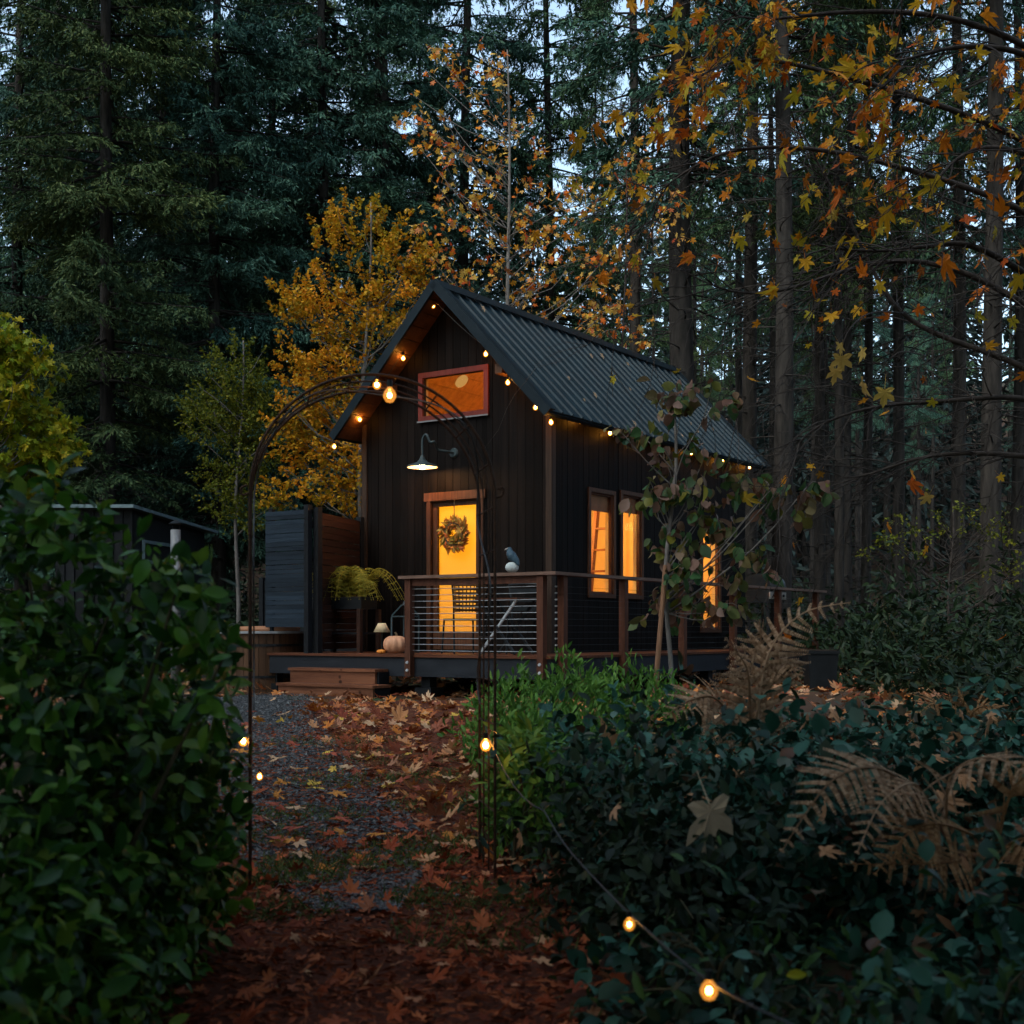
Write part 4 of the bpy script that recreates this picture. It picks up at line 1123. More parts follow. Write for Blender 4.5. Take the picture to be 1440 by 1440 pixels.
def sag(P, k=.06, n=7):
    out = []
    for a, b in zip(P[:-1], P[1:]):
        for t in np.linspace(0, 1, n, endpoint=False):
            q = a + (b - a) * t; out.append(q - np.array([0, 0, k * 4 * t * (1 - t) * np.linalg.norm(b - a)]))
    out.append(P[-1]); return np.array(out)

gp = []
for px, py in ((470, 628), (506, 590), (567, 504), (609, 430), (683, 498), (714, 538), (753, 573), (775, 594)):
    u, h = ray_v(px, py, -.22); gp.append(hp(u, -.22, h))
sl = thing('gable_string_lights', 'string of warm bulbs hung under the front gable eaves', 'string lights', gp[3])
mb = MB(); mb.add(*tube(sag([p + [0, 0, .1] for p in gp], .03), .006, 5)); mb.build('cord', M['cord'], sl)
for p in gp: bulb(sl, p)
ep = []
for px, py in ((816, 592), (858, 609), (905, 621), (972, 637), (1016, 648), (1054, 657)):
    v, h = ray_u(px, py, .075); ep.append(hp(.075, v, h))
sl2 = thing('eave_string_lights', 'string of warm bulbs under the right eave of the cabin', 'string lights', ep[2])
mb = MB(); mb.add(*tube(sag([p + [0, 0, .1] for p in ep], .03), .006, 5)); mb.build('cord', M['cord'], sl2)
for p in ep: bulb(sl2, p)

# ------------------------------------------------------------------ garden arch
AF = np.array([(696 - 720) / F * 5.62, 5.62]); adir = np.array([-.19, .98]); adir /= np.linalg.norm(adir); wdir = np.array([adir[1], -adir[0]])
AWID, ADEP, SPR = 1.04, .40, 1.64
arch = thing('garden_arch', 'rusty iron garden arch with ladder rungs spanning the path', 'arch', (*(AF - wdir * AWID / 2 + adir * ADEP / 2), 0.0))
def arch_pt(s, dep, inset=0.0):
    """s: 0 left foot .. 1 right foot"""
    r = AWID / 2 - inset; zg = 0.0; Ls = SPR; La = PI * r; T = 2 * Ls + La; q = s * T
    c = AF - wdir * AWID / 2
    if q < Ls: x, z = -r, q
    elif q < Ls + La: a = PI - (q - Ls) / r; x, z = r * math.cos(a), Ls + r * math.sin(a)
    else: x, z = r, T - q
    p = c + wdir * x + adir * dep * ADEP
    return np.array([p[0], p[1], z + (.03 if z > 0 else 0)])
for dep, rad, ins in ((0, .0065, 0), (.33, .004, .004), (.66, .004, .004), (1, .0065, 0)):
    mb = MB(); mb.add(*tube([arch_pt(s, dep, ins) - ([0, 0, .06] if s in (0, 1) else [0, 0, 0]) for s in np.linspace(0, 1, 90)], rad, 7)); mb.build('hoop', M['iron'], arch, True)
for i in range(26):
    s = .02 + .96 * i / 25
    mb = MB(); mb.add(*tube([arch_pt(s, 0), arch_pt(s, 1)], .0042, 6)); mb.build('crossbar', M['iron'], arch)
for sgn in (0, 1):        # scroll finial at the shoulder
    s = .665 if sgn else .335
    p = arch_pt(s, 0); o = np.array([wdir[0], wdir[1], .3]) * (1 if sgn else -1)
    mb = MB(); mb.add(*tube(smoothpath([p, p + o * .03, p + o * .035 + [0, 0, .03], p + o * .01 + [0, 0, .035]], 12), .006, 6)); mb.build('scroll', M['iron'], arch)
# lights wound on the arch
ab = [at(342, 1042, 5.45), at(365, 1092, 5.6), at(530, 541, 5.72), at(548, 556, 5.45), at(683, 1048, 5.66)]
al = thing('arch_string_lights', 'warm bulbs wound along the iron garden arch', 'string lights', ab[3])
cp = [arch_pt(s, .5 + .45 * math.sin(s * 40), .015) for s in np.linspace(.15, .85, 90)]
mb = MB(); mb.add(*tube(cp, .004, 5)); mb.build('cord', M['cord'], al, True)
for k, p in enumerate(ab): bulb(al, p, (.020, .014, .018, .028, .024)[k], k == 3)
# cord with bulbs in the bottom right shrubs
gc = [at(765, 1140, 4.4), at(800, 1195, 4.0), at(885, 1285, 3.3), at(990, 1375, 2.75), at(1100, 1435, 2.4), at(1250, 1500, 2.2)]
gl_ = thing('path_string_light', 'thin cord with two glowing bulbs draped over the right shrubs', 'string lights', gc[2])
mb = MB(); mb.add(*tube(smoothpath(gc, 50), .0028, 6)); mb.build('cord', M['cord'], gl_, True)
for p, r in ((at(885, 1300, 3.25), .0145), (at(997, 1393, 2.68), .0185)):
    b_ = bulb(gl_, p, r, True)
p1 = arch_pt(.87, .6); 
mb = MB(); mb.add(*tube(sag([p1, gc[0]], .05), .0028, 5)); mb.build('cord', M['cord'], gl_, True)

# ------------------------------------------------------------------ conifers
def fir_mesh(seed, H, c0, Lmax, nbr, dens=1.0, blade=.125):
    r = np.random.default_rng(seed)
    zb = c0 + (H - .4 - c0) * r.random(nbr) ** 1.05
    az = r.uniform(0, 2 * PI, nbr)
    fr = (zb - c0) / (H - c0)
    L = Lmax * ((1 - fr) ** .75) * r.uniform(.55, 1.1, nbr) * np.clip(.55 + fr * 3, 0, 1) + .25
    el = r.uniform(-.25, .12, nbr) + .35 * fr - .12
    droop = r.uniform(.12, .34, nbr)
    nt = np.maximum(4, (L / .17 * dens).astype(int) * 2)
    bi = np.repeat(np.arange(nbr), nt); nT = len(bi)
    s = .18 + .82 * r.random(nT) ** .8
    sd = np.where(r.random(nT) < .5, -1, 1)
    tl = (.22 + .26 * L[bi] * (1 - s) ** .7) * r.uniform(.6, 1.15, nT)
    def bpos(b, s):
        rr = L[b] * s * np.cos(el[b]); z = zb[b] + L[b] * s * np.sin(el[b]) - droop[b] * L[b] * s ** 2 + .10 * L[b] * s ** 4
        return np.stack([rr * np.cos(az[b]), rr * np.sin(az[b]), z], -1)
    rad = np.stack([np.cos(az[bi]), np.sin(az[bi]), -.35 * np.ones(nT)], -1)
    lat = np.stack([-np.sin(az[bi]), np.cos(az[bi]), np.zeros(nT)], -1) * sd[:, None]
    tdir = norm(rad * r.uniform(.35, .9, nT)[:, None] + lat * r.uniform(.5, 1, nT)[:, None] + np.stack([np.zeros(nT), np.zeros(nT), -r.uniform(.05, .75, nT)], -1))
    tp = bpos(bi, s)
    nb = np.maximum(3, (tl / .045 * dens).astype(int))
    ti = np.repeat(np.arange(nT), nb); nB = len(ti)
    f = r.random(nB)
    pos = tp[ti] + tdir[ti] * (tl[ti] * f)[:, None] - np.stack([np.zeros(nB), np.zeros(nB), .18 * tl[ti] * f ** 2], -1)
    fw = norm(tdir[ti] * .9 + r.normal(0, .5, (nB, 3)) - [0, 0, .25])
    upv = r.normal(0, .6, (nB, 3)) + [0, 0, 1]
    x = fw; y = norm(np.cross(upv, x))
    ln = blade * r.uniform(.6, 1.3, nB); wd = ln * r.uniform(.18, .30, nB)
    V = np.stack([pos, pos + x * (ln * .5)[:, None] + y * (wd * .5)[:, None], pos + x * ln[:, None], pos + x * (ln * .5)[:, None] - y * (wd * .5)[:, None]], 1).reshape(-1, 3)
    Fq = np.arange(nB * 4).reshape(-1, 4)
    # branch wood
    mb = MB()
    for b in range(nbr):
        P = bpos(np.full(5, b), np.linspace(0, .95, 5)); mb.add(*tube(P, np.linspace(.012 + .012 * L[b], .006, 5), 3, False))
    return (V, Fq), mb

def trunk_mesh(seed, H, r0):
    r = np.random.default_rng(seed); z = np.concatenate([[-.4, 0, .25], np.linspace(.8, H, 16)])
    P = np.stack([.06 * np.sin(z * .31 + seed) + .0 * z, .06 * np.sin(z * .27 + 2 * seed), z], -1)
    R = r0 * (1 - z / H * .93); R[0] = r0 * 1.5; R[1] = r0 * 1.4; R[2] = r0 * 1.12
    return tube(P, np.maximum(R, .02), 12)

def dead_branches(seed, z0, z1, n, Lm, mb):
    r = np.random.default_rng(seed + 50)
    for i in range(n):
        z = r.uniform(z0, z1); a = r.uniform(0, 2 * PI); L = Lm * r.uniform(.3, 1.0) * (.5 + .5 * (z - z0) / (z1 - z0))
        t = np.linspace(0, 1, 6); bend = r.normal(0, .25)
        d = r.uniform(.0, .45)
        P = np.stack([L * t * np.cos(a + bend * t), L * t * np.sin(a + bend * t), z - d * L * t ** 1.5 + r.uniform(0, .25) * L * t], -1)
        mb.add(*tube(P, np.linspace(.022, .005, 6), 3, False))
        for q in range(r.integers(2, 6)):
            k = r.integers(2, 6); a2 = a + r.choice([-1, 1]) * r.uniform(.4, 1.1); l2 = L * r.uniform(.15, .35); t2 = np.linspace(0, 1, 4)
            P2 = P[k] + np.stack([l2 * t2 * math.cos(a2), l2 * t2 * math.sin(a2), -l2 * .5 * t2 ** 2], -1)
            mb.add(*tube(P2, np.linspace(.009, .003, 4), 3, False))
    return mb

FIR = []
def fir_variant(seed, H, c0, Lmax, nbr, dens, r0, mat, dead):
    (V, Fq), mb = fir_mesh(seed, H, c0, Lmax, nbr, dens)
    crown = make_mesh('fir_crown', V, [Fq], mat)
    mb.add(*trunk_mesh(seed, H, r0))
    if dead: dead_branches(seed, 1.2, max(c0 + 2, 3), dead, 2.2, mb)
    FIR.append((mb.mesh('fir_trunk', M['barkfir'], sm=True), crown))
# full, to the ground
fir_variant(11, 27, 2.6, 2.9, 320, 1.75, .18, M['fir'][0], 22)
fir_variant(12, 25, 3.6, 2.7, 300, 1.75, .16, M['fir'][1], 26)
fir_variant(13, 29, 4.4, 3.1, 310, 1.75, .19, M['fir'][2], 30)
# tall, crown high up
fir_variant(14, 30, 9.0, 2.7, 150, 1.6, .21, M['fir'][0], 70)
fir_variant(15, 32, 10.5, 2.6, 140, 1.6, .19, M['fir'][1], 80)
fir_variant(16, 28, 8.0, 2.4, 125, 1.6, .15, M['fir'][2], 70)

def place_fir(k, x, y, sc, rot, label, group, sxy=None):
    t = bpy.data.objects.new('fir_tree', None); COL.objects.link(t)
    t.location = (float(x), float(y), float(gz(x, y)) - .05); t.rotation_euler = (0, 0, rot)
    sxy = sc if sxy is None else sxy
    t.scale = (sxy, sxy, sc); t['label'] = label; t['category'] = 'fir tree'
    if group: t['group'] = group
    for nm, me in zip(('trunk', 'crown'), FIR[k]):
        if me is None: continue
        o = bpy.data.objects.new(nm, me); COL.objects.link(o); o.parent = t
    return t

named = [  # px, depth, variant, scale, trunk-width scale, label
    (28, 30, 0, 1.0, .95, 'grey trunked fir at the far left above the yellow green maple', None),
    (150, 27, 2, .95, 1.0, 'broad shaggy fir left of the garden shed roof', None),
    (85, 34, 1, 1.1, 1.1, 'dense fir between the far left grey trunk and the shed', None),
    (232, 33, 0, 1.05, 1.1, 'dense blue green fir standing above the stove pipe', None),
    (305, 29, 0, .98, 1.0, 'blue green fir rising behind the olive vine maple', None),
    (385, 34, 1, 1.1, 1.15, 'dense fir between the olive bush and the golden tree', None),
    (455, 31, 0, 1.0, 1.1, 'tall blue green fir just left of the golden tree top', None),
    (533, 32, 3, 1.1, 1.35, 'fir with thick bare grey trunk above the golden tree', None),
    (655, 35, 0, 1.15, 1.15, 'dense fir behind the sparse orange maple left of its stem', None),
    (770, 36, 1, 1.15, 1.15, 'dense fir right above the cabin roof ridge', None),
    (890, 33, 4, 1.05, .95, 'slim trunked fir behind the roof, left of the thickest trunk', None),
    (962, 26, 3, 1.05, 1.38, 'tall fir with the thickest pale trunk, rising behind the roof', None),
    (1056, 33, 4, 1.05, 1.2, 'dark trunked fir right of the thickest trunk', None),
    (1099, 24, 4, 1.0, 1.05, 'straight grey fir trunk standing right of the roof end', None),
    (1150, 31, 5, 1.1, .95, 'slender fir right of the straight grey trunk', None),
    (1178, 27, 5, .95, .75, 'very thin fir in the row right of the cabin', None),
    (1194, 29, 5, 1.0, .9, 'thin grey fir second in the tight row right of the cabin', None),
    (1219, 32, 4, 1.0, .7, 'thin dark fir third in the tight row right of the cabin', None),
    (1262, 30, 4, 1.02, .8, 'dark fir behind the drooping bare maple twigs', None),
    (1346, 29, 3, 1.0, .85, 'dark fir left of the thick trunk near the right edge', None),
    (1396, 25, 4, 1.0, 1.15, 'thick dark fir trunk near the right edge of the wood', None),
    (1432, 31, 3, 1.0, .85, 'dark fir cut by the right edge', None),
]
occ = []
for px, d, k, sc, sxy, lab, g in named:
    x = (px - 720) / F * d
    place_fir(k, x, d, sc, rng.uniform(0, 6.28), lab, g, sxy); occ.append((x, d))
cnt = 0
for tries in range(4000):
    if cnt >= 46: break
    d = 34 + 44 * rng.random() ** .9
    px = rng.uniform(-260, 1700); x = (px - 720) / F * d
    if min((x - a) ** 2 + (d - b) ** 2 for a, b in occ) < (2.5 if px > 820 else 3.0) ** 2: continue
    occ.append((x, d)); cnt += 1
    left = px < 800
    k = int(rng.choice([0, 1, 2, 2, 0, 1, 3] if left else [3, 4, 5, 3, 4, 1, 5]))
    if left: lab, g = 'dark fir in the dense stand behind the cabin and shed, left half', 'firs crowding the left background'
    else: lab, g = 'slim bare trunked fir deep in the shadowy wood, right half', 'firs deep in the right background'
    place_fir(k, x, d, rng.uniform(.9, 1.2), rng.uniform(0, 6.28), lab, g, rng.uniform(.85, 1.15) if left else rng.uniform(.5, .8))
# firs beside and behind the camera, unseen, added to block low sky light
for x, y, k in ((-13.5, 22, 0), (-12, 15, 2), (13.5, 20, 3), (12.5, 14.5, 4), (17, 24, 4), (-17, 27, 1), (10.6, 19.5, 5),
                (9.0, 7.5, 0), (7.2, 2.2, 2), (5.0, -2.6, 1), (1.0, -5.5, 0), (-4.2, -4.0, 2), (10, -6, 1), (-8.8, 7.5, 1), (-6.6, 1.5, 0), (4, -9, 2), (-9, -4, 0)):
    place_fir(k, x, y, 1.0, rng.uniform(0, 6), 'unseen fir round the clearing, added to block low sky light', 'unseen firs added round the clearing', 1.0)

# far wood: one mass beyond the counted firs
mbT, mbC = MB(), MB()
Vc, Fc = [], []
base = 0
for i in range(150):
    y = rng.uniform(78, 112); x = rng.uniform(-.52, .52) * y * 1.05; z = float(gz(x, y)); H = rng.uniform(20, 28)
    mbT.add(*tube([(x, y, z - .5), (x, y, z + H)], [.3, .04], 6, False))
    n = 420; f = rng.random(n); c0 = rng.uniform(.5, 4)
    zz = z + c0 + (H - c0) * f; R = 3.4 * (1 - f) ** .8 + .3; a = rng.uniform(0, 2 * PI, n); rr = R * np.sqrt(rng.random(n))
    pos = np.stack([x + rr * np.cos(a), y + rr * np.sin(a), zz], -1)
    fw = np.stack([np.cos(a), np.sin(a), rng.uniform(-.9, .1, n)], -1)
    V, Fs = scatter(DIA[0] * [1, .7, 1], DIA[1], pos, fw, rng.normal(0, .6, (n, 3)) + [0, 0, 1], rng.uniform(.6, 1.3, n), .2)
    mbC.add(V, Fs)
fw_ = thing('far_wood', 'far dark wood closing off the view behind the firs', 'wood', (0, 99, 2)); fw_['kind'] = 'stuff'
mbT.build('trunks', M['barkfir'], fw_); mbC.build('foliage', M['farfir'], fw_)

# undergrowth under the firs
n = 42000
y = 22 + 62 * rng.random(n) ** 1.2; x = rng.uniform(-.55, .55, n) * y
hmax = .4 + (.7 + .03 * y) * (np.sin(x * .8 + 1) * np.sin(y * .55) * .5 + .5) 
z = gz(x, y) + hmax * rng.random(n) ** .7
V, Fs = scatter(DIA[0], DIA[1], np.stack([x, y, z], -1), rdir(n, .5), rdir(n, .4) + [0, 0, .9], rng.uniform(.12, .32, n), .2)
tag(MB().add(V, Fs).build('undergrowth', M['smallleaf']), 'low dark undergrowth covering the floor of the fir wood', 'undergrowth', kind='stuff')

# ------------------------------------------------------------------ leafy trees and shrubs
def shrub(name, label, cat, lobes, n, tmpl, smin, smax, mat, base=None, group=None, shell=.55, stems=14, out=.9, bend=.3, down=.15, lump=.22, stem_mat='stemgreen', stem_r=.012, mix=None):
    """lobes: list of (center, (rx, ry, rz)) in world metres"""
    lobes = [(np.array(c, float), np.array(r, float)) for c, r in lobes]
    if base is None:
        c = lobes[0][0]; base = np.array([c[0], c[1], float(gz(c[0], c[1]))])
    t = thing(name, label, cat, base, group)
    wts = np.array([r[0] * r[1] + r[1] * r[2] + r[0] * r[2] for c, r in lobes]); wts /= wts.sum()
    P, N = [], []
    for (c, r), w in zip(lobes, wts):
        m = int(n * w * 1.25); d = rdir(m)
        ph = rng.uniform(0, 6, 6)
        lum = 1 + lump * (np.sin(d[:, 0] * 5 + ph[0]) * np.sin(d[:, 1] * 5 + ph[1]) + .6 * np.sin(d[:, 2] * 9 + ph[2]) * np.sin(d[:, 0] * 8 + ph[3]))
        q = (shell + (1 - shell) * rng.random(m) ** .6) * lum
        p = c + d * r * q[:, None]
        keep = p[:, 2] > gz(p[:, 0], p[:, 1]) + .015
        P.append(p[keep]); N.append(norm(d / r)[keep])
    P = np.concatenate(P)[:]; N = np.concatenate(N)
    m = len(P)
    fw = norm(N * .45 + rdir(m) * .8 - [0, 0, down] + [0, 0, .12])
    up = norm(N * out + rdir(m) * .55 + [0, 0, .5])
    V, Fs = scatter(tmpl[0], tmpl[1], P, fw, up, rng.uniform(smin, smax, m), bend * rng.uniform(-.3, 1, m))
    fb = MB().add(V, Fs)
    if mix:
        n1 = sum(len(f) for f in Fs)
        tm2, mat2, frac, a2, b2 = mix; q = rng.choice(m, int(m * frac), replace=False)
        V, Fs = scatter(tm2[0], tm2[1], P[q] + N[q] * .03 + rng.normal(0, .03, (len(q), 3)), fw[q] + rdir(len(q)) * .6, up[q], rng.uniform(a2, b2, len(q)), .4)
        fb.add(V, Fs)
    fo = fb.build('foliage', mat, t, True)
    if mix:
        fo.data.materials.append(mat2)
        mi = np.zeros(len(fo.data.polygons), np.int32); mi[n1:] = 1
        fo.data.polygons.foreach_set('material_index', mi)
    mb = MB()
    for i in range(stems):
        c, r = lobes[rng.choice(len(lobes), p=wts)]
        e = c + rdir(1)[0] * r * .85; e[2] = max(e[2], base[2] + .1)
        b0 = base + np.array([rng.normal(0, .08), rng.normal(0, .08), -.05]) + (np.array([c[0], c[1], base[2]]) - base) * .6
        b0[2] = gz(b0[0], b0[1]) - .04
        mid = (b0 + e) / 2 + np.array([rng.normal(0, .06), rng.normal(0, .06), .1])
        mb.add(*tube(smoothpath([b0, mid, e], 9), np.linspace(stem_r, stem_r * .3, 9), 5))
    mb.build('stems', M[stem_mat], t)
    return t

def leafy_tree(name, label, cat, base, d, blobs, ntuft, per, tr, tmpl, smin, smax, mat, bark, r0=.07, top=None, up=.8, limbs=60, droop=0.0, group=None, elong=1.6, twig_r=.012, dspread=1.0, kmin=.10):
    b0 = at(base[0], base[1], d); b0[2] = gz(b0[0], b0[1])
    t = thing(name, label, cat, b0, group)
    T = []
    area = np.array([b[2] * b[3] * (b[4] if len(b) > 4 else 1) for b in blobs], float); area /= area.sum()
    for b, a in zip(blobs, area):
        m = max(1, int(round(ntuft * a))); c = at(b[0], b[1], d); rx = b[2] / F * d; rz = b[3] / F * d
        q = rdir(m) * (rng.random(m) ** .4)[:, None]
        T.append(c + q * [rx, rx * dspread, rz])
    T = np.concatenate(T); m = len(T)
    cen = T.mean(0)
    axis = norm((T - cen) * [1, 1, .35] + [0, 0, up] + rng.normal(0, .25, (m, 3)))
    pi = np.repeat(np.arange(m), per); n = len(pi)
    f = rng.random(n)
    pos = T[pi] + axis[pi] * ((f - .3) * tr * elong)[:, None] + rdir(n) * (tr * .55 * (1 - .6 * f) * rng.random(n) ** .5)[:, None]
    fw = norm(axis[pi] * .5 + rdir(n) - [0, 0, droop])
    upv = norm(rdir(n) * .7 + [0, 0, .8 - .5 * min(1, droop)])
    V, Fs = scatter(tmpl[0], tmpl[1], pos, fw, upv, rng.uniform(smin, smax, n), rng.uniform(-.2, .6, n))
    MB().add(V, Fs).build('crown', mat, t, len(tmpl[0]) > 8)
    topz = T[:, 2].max() if top is None else at(*top, d)[2]
    tx = b0[0] if top is None else at(*top, d)[0]
    z = np.linspace(0, 1, 14)
    TP = np.stack([b0[0] + (tx - b0[0]) * z + .04 * np.sin(z * 9), b0[1] + .05 * np.sin(z * 7 + 1), b0[2] - .1 + (topz - b0[2]) * z], -1)
    mb = MB().add(*tube(TP, np.linspace(r0, .012, 14), 10))
    for i in rng.choice(m, min(limbs, m), replace=False):
        e = T[i]; hd = math.hypot(e[0] - b0[0], e[1] - b0[1]); k = np.clip((e[2] - (.35 + .55 * rng.random()) * hd - .1 - b0[2]) / (topz - b0[2]), kmin, .95)
        s0 = np.array([np.interp(k, z, TP[:, j]) for j in range(3)])
        L = np.linalg.norm(e - s0); mid = (s0 + e) / 2 + np.array([0, 0, -.05 * L]) + rng.normal(0, .07 * L, 3)
        mb.add(*tube(smoothpath([s0, mid, e, e + axis[i] * tr * .7], 10), np.linspace(min(r0 * .4, twig_r * .8 + .003 * L), .002, 10), 4))
    mb.build('trunk', M[bark], t, True)
    return t

# golden tree left of the cabin
leafy_tree('golden_tree', 'golden leaved tree standing close behind the left side of the cabin', 'tree', (500, 900), 21.5,
    [(480, 330, 38, 50), (520, 300, 22, 30), (555, 345, 40, 45), (420, 420, 42, 45), (480, 430, 70, 60), (545, 440, 60, 60), (430, 510, 50, 45), (490, 540, 70, 60), (420, 610, 48, 55), (470, 660, 70, 60), (400, 690, 28, 30), (450, 590, 60, 50), (590, 370, 22, 40), (500, 690, 40, 40)],
    640, 25, .17, DIAW, .04, .085, M['gold'], 'barkpale', .06, (520, 275), .7, 60)
# sparse orange maple behind the ridge
leafy_tree('sparse_maple', 'sparse orange and yellow maple with pale stem behind the roof ridge', 'maple tree', (722, 900), 22.5,
    [(625, 90, 45, 40), (605, 190, 30, 70), (690, 110, 40, 50), (660, 250, 60, 60), (720, 200, 50, 60), (640, 330, 55, 60), (720, 320, 70, 60), (780, 300, 50, 60), (690, 395, 70, 40), (790, 400, 70, 45), (840, 370, 40, 45), (840, 450, 40, 40), (745, 430, 50, 30), (610, 380, 40, 40)],
    250, 5, .24, MAPLE, .07, .15, M['autumn'], 'barkpale', .07, (712, 60), .4, 70, .5, twig_r=.008)
# small orange maple sprays right of the roof
leafy_tree('slim_orange_maple', 'slim maple with scattered orange leaves between the fir trunks behind the roof', 'maple tree', (868, 900), 23.5,
    [(860, 440, 40, 40), (905, 470, 30, 30), (895, 250, 40, 60), (930, 300, 40, 60), (880, 360, 30, 40)],
    60, 5, .25, MAPLE, .07, .15, M['autumn'], 'twig', .04, (880, 230), .3, 20, .5)
# left yellow green maple
leafy_tree('yellow_green_maple', 'yellow green maple cut by the left edge above the hedge', 'maple tree', (-20, 900), 15,
    [(0, 490, 50, 45), (30, 520, 50, 40), (10, 580, 60, 50), (55, 610, 50, 40), (20, 660, 60, 40), (-60, 560, 60, 90), (75, 640, 25, 25)],
    260, 14, .17, MAPLE, .07, .14, M['yellowgreen'], 'barkgrey', .08, (-30, 450), .3, 60, .5)
# olive vine maple
leafy_tree('olive_vine_maple', 'fine leaved olive green bush left of the arch top', 'bush', (330, 900), 23,
    [(330, 520, 40, 40), (310, 590, 55, 50), (350, 620, 50, 60), (320, 680, 45, 50), (355, 560, 40, 50), (290, 570, 30, 30), (350, 720, 40, 30)],
    420, 24, .2, DIAW, .035, .07, M['olive'], 'barkgrey', .045, (340, 470), .5, 30, .2)
# olive scrub at right far
leafy_tree('olive_scrub', 'thin olive leaved scrub beneath the firs at the right edge', 'bush', (1330, 900), 22,
    [(1300, 750, 60, 40), (1370, 730, 60, 40), (1420, 780, 50, 50), (1250, 780, 40, 30), (1310, 690, 20, 10)],
    60, 12, .2, DIAW, .04, .08, M['olive'], 'twig', .03, (1340, 700), .2, 50, .3)
# young dogwood by the deck
leafy_tree('young_dogwood', 'young tree with drooping mottled leaves tied to a stake before the deck', 'young tree', (937, 1005), 10.2,
    [(985, 570, 40, 25), (1030, 560, 22, 14), (890, 600, 30, 22), (950, 630, 45, 30), (1000, 670, 70, 28), (925, 690, 55, 25), (1060, 690, 50, 22), (1125, 695, 40, 18), (945, 760, 40, 28), (1110, 715, 40, 16), (1000, 740, 60, 35), (960, 800, 50, 28), (990, 850, 60, 25), (930, 850, 40, 20), (1050, 800, 35, 40), (945, 560, 40, 25)],
    135, 6, .13, OVALW, .06, .13, M['dogwood'], 'barkgrey', .022, (946, 560), .1, 34, 1.3, twig_r=.005, elong=1.2, kmin=.42)
sb = at(913, 1000, 10.0); sb[2] = gz(sb[0], sb[1]) - .1; st = at(936, 795, 10.1)
stk = thing('wooden_stake', 'leaning wooden stake supporting the young drooping tree', 'stake', (sb[0], sb[1], sb[2] + .1))
mb = MB(); mb.add(*tube([sb, st], [.022, .019], 8)); mb.build('pole', M['stake'], stk)
mb = MB(); q = at(933, 955, 10.15); mb.add(*lathe([(.05, 0), (.055, .012), (.05, .024)], q, 12)); mb.build('tie_band', M['pot'], stk)

# ------- big foreground maple on the right
MT = np.array([(1620 - 720) / F * 11.5, 11.5, 0.0]); MT[2] = gz(MT[0], MT[1])
fm = thing('foreground_maple', 'large orange maple whose bare twiggy branches hang in from the right', 'maple tree', MT)
z = np.linspace(-.1, 8.5, 14)
mbL = MB().add(*tube(np.stack([MT[0] + .1 * np.sin(z), MT[1] + .1 * np.cos(z * .8), MT[2] + z], -1), np.linspace(.24, .1, 14), 14))
limbs = [  # points (px,py,d), leafiness
    ([(1620, 330, 11.5), (1460, 210, 10.8), (1280, 130, 10.2), (1080, 95, 9.8), (940, 130, 9.5)], 1.0),
    ([(1620, 420, 11.5), (1430, 290, 11.2), (1230, 230, 10.8), (1040, 215, 10.4), (915, 260, 10.2)], .45),
    ([(1620, 180, 11.5), (1420, 60, 10.6), (1200, 10, 10.0), (1020, 30, 9.7)], 1.2),
    ([(1620, 60, 11.5), (1400, -60, 10.5), (1200, -80, 10.2), (1060, -40, 10)], 1.0),
    ([(1620, 300, 11.5), (1500, 130, 9.2), (1370, 60, 8.6), (1250, 90, 8.2)], .9),
    ([(1620, 360, 11.5), (1520, 250, 9.0), (1400, 220, 8.4), (1300, 250, 8.1)], .5),
    ([(1620, 560, 11.5), (1440, 430, 11.0), (1270, 370, 10.8), (1100, 400, 10.6), (990, 410, 10.4)], .05),
    ([(1620, 600, 11.5), (1440, 520, 11.2), (1270, 440, 11.2), (1190, 290, 11.2), (1130, 200, 11.2)], .08),
    ([(1620, 640, 11.5), (1440, 560, 10.4), (1280, 570, 10.2), (1120, 620, 10.0)], .03),
    ([(1620, 680, 11.5), (1450, 640, 10.8), (1300, 650, 10.6), (1180, 660, 10.5)], .05),
    ([(1620, 520, 11.5), (1430, 380, 9.8), (1300, 340, 9.4), (1150, 350, 9.2)], .06),
]
LP, LF = [], []
mbTw = mbL
def wob(P, amp):
    P = P.copy(); n = len(P); ph = rng.uniform(0, 6, 3)
    for j in range(3): P[:, j] += amp * np.sin(np.linspace(0, 9, n) + ph[j]) * np.linspace(0, 1, n)
    return P
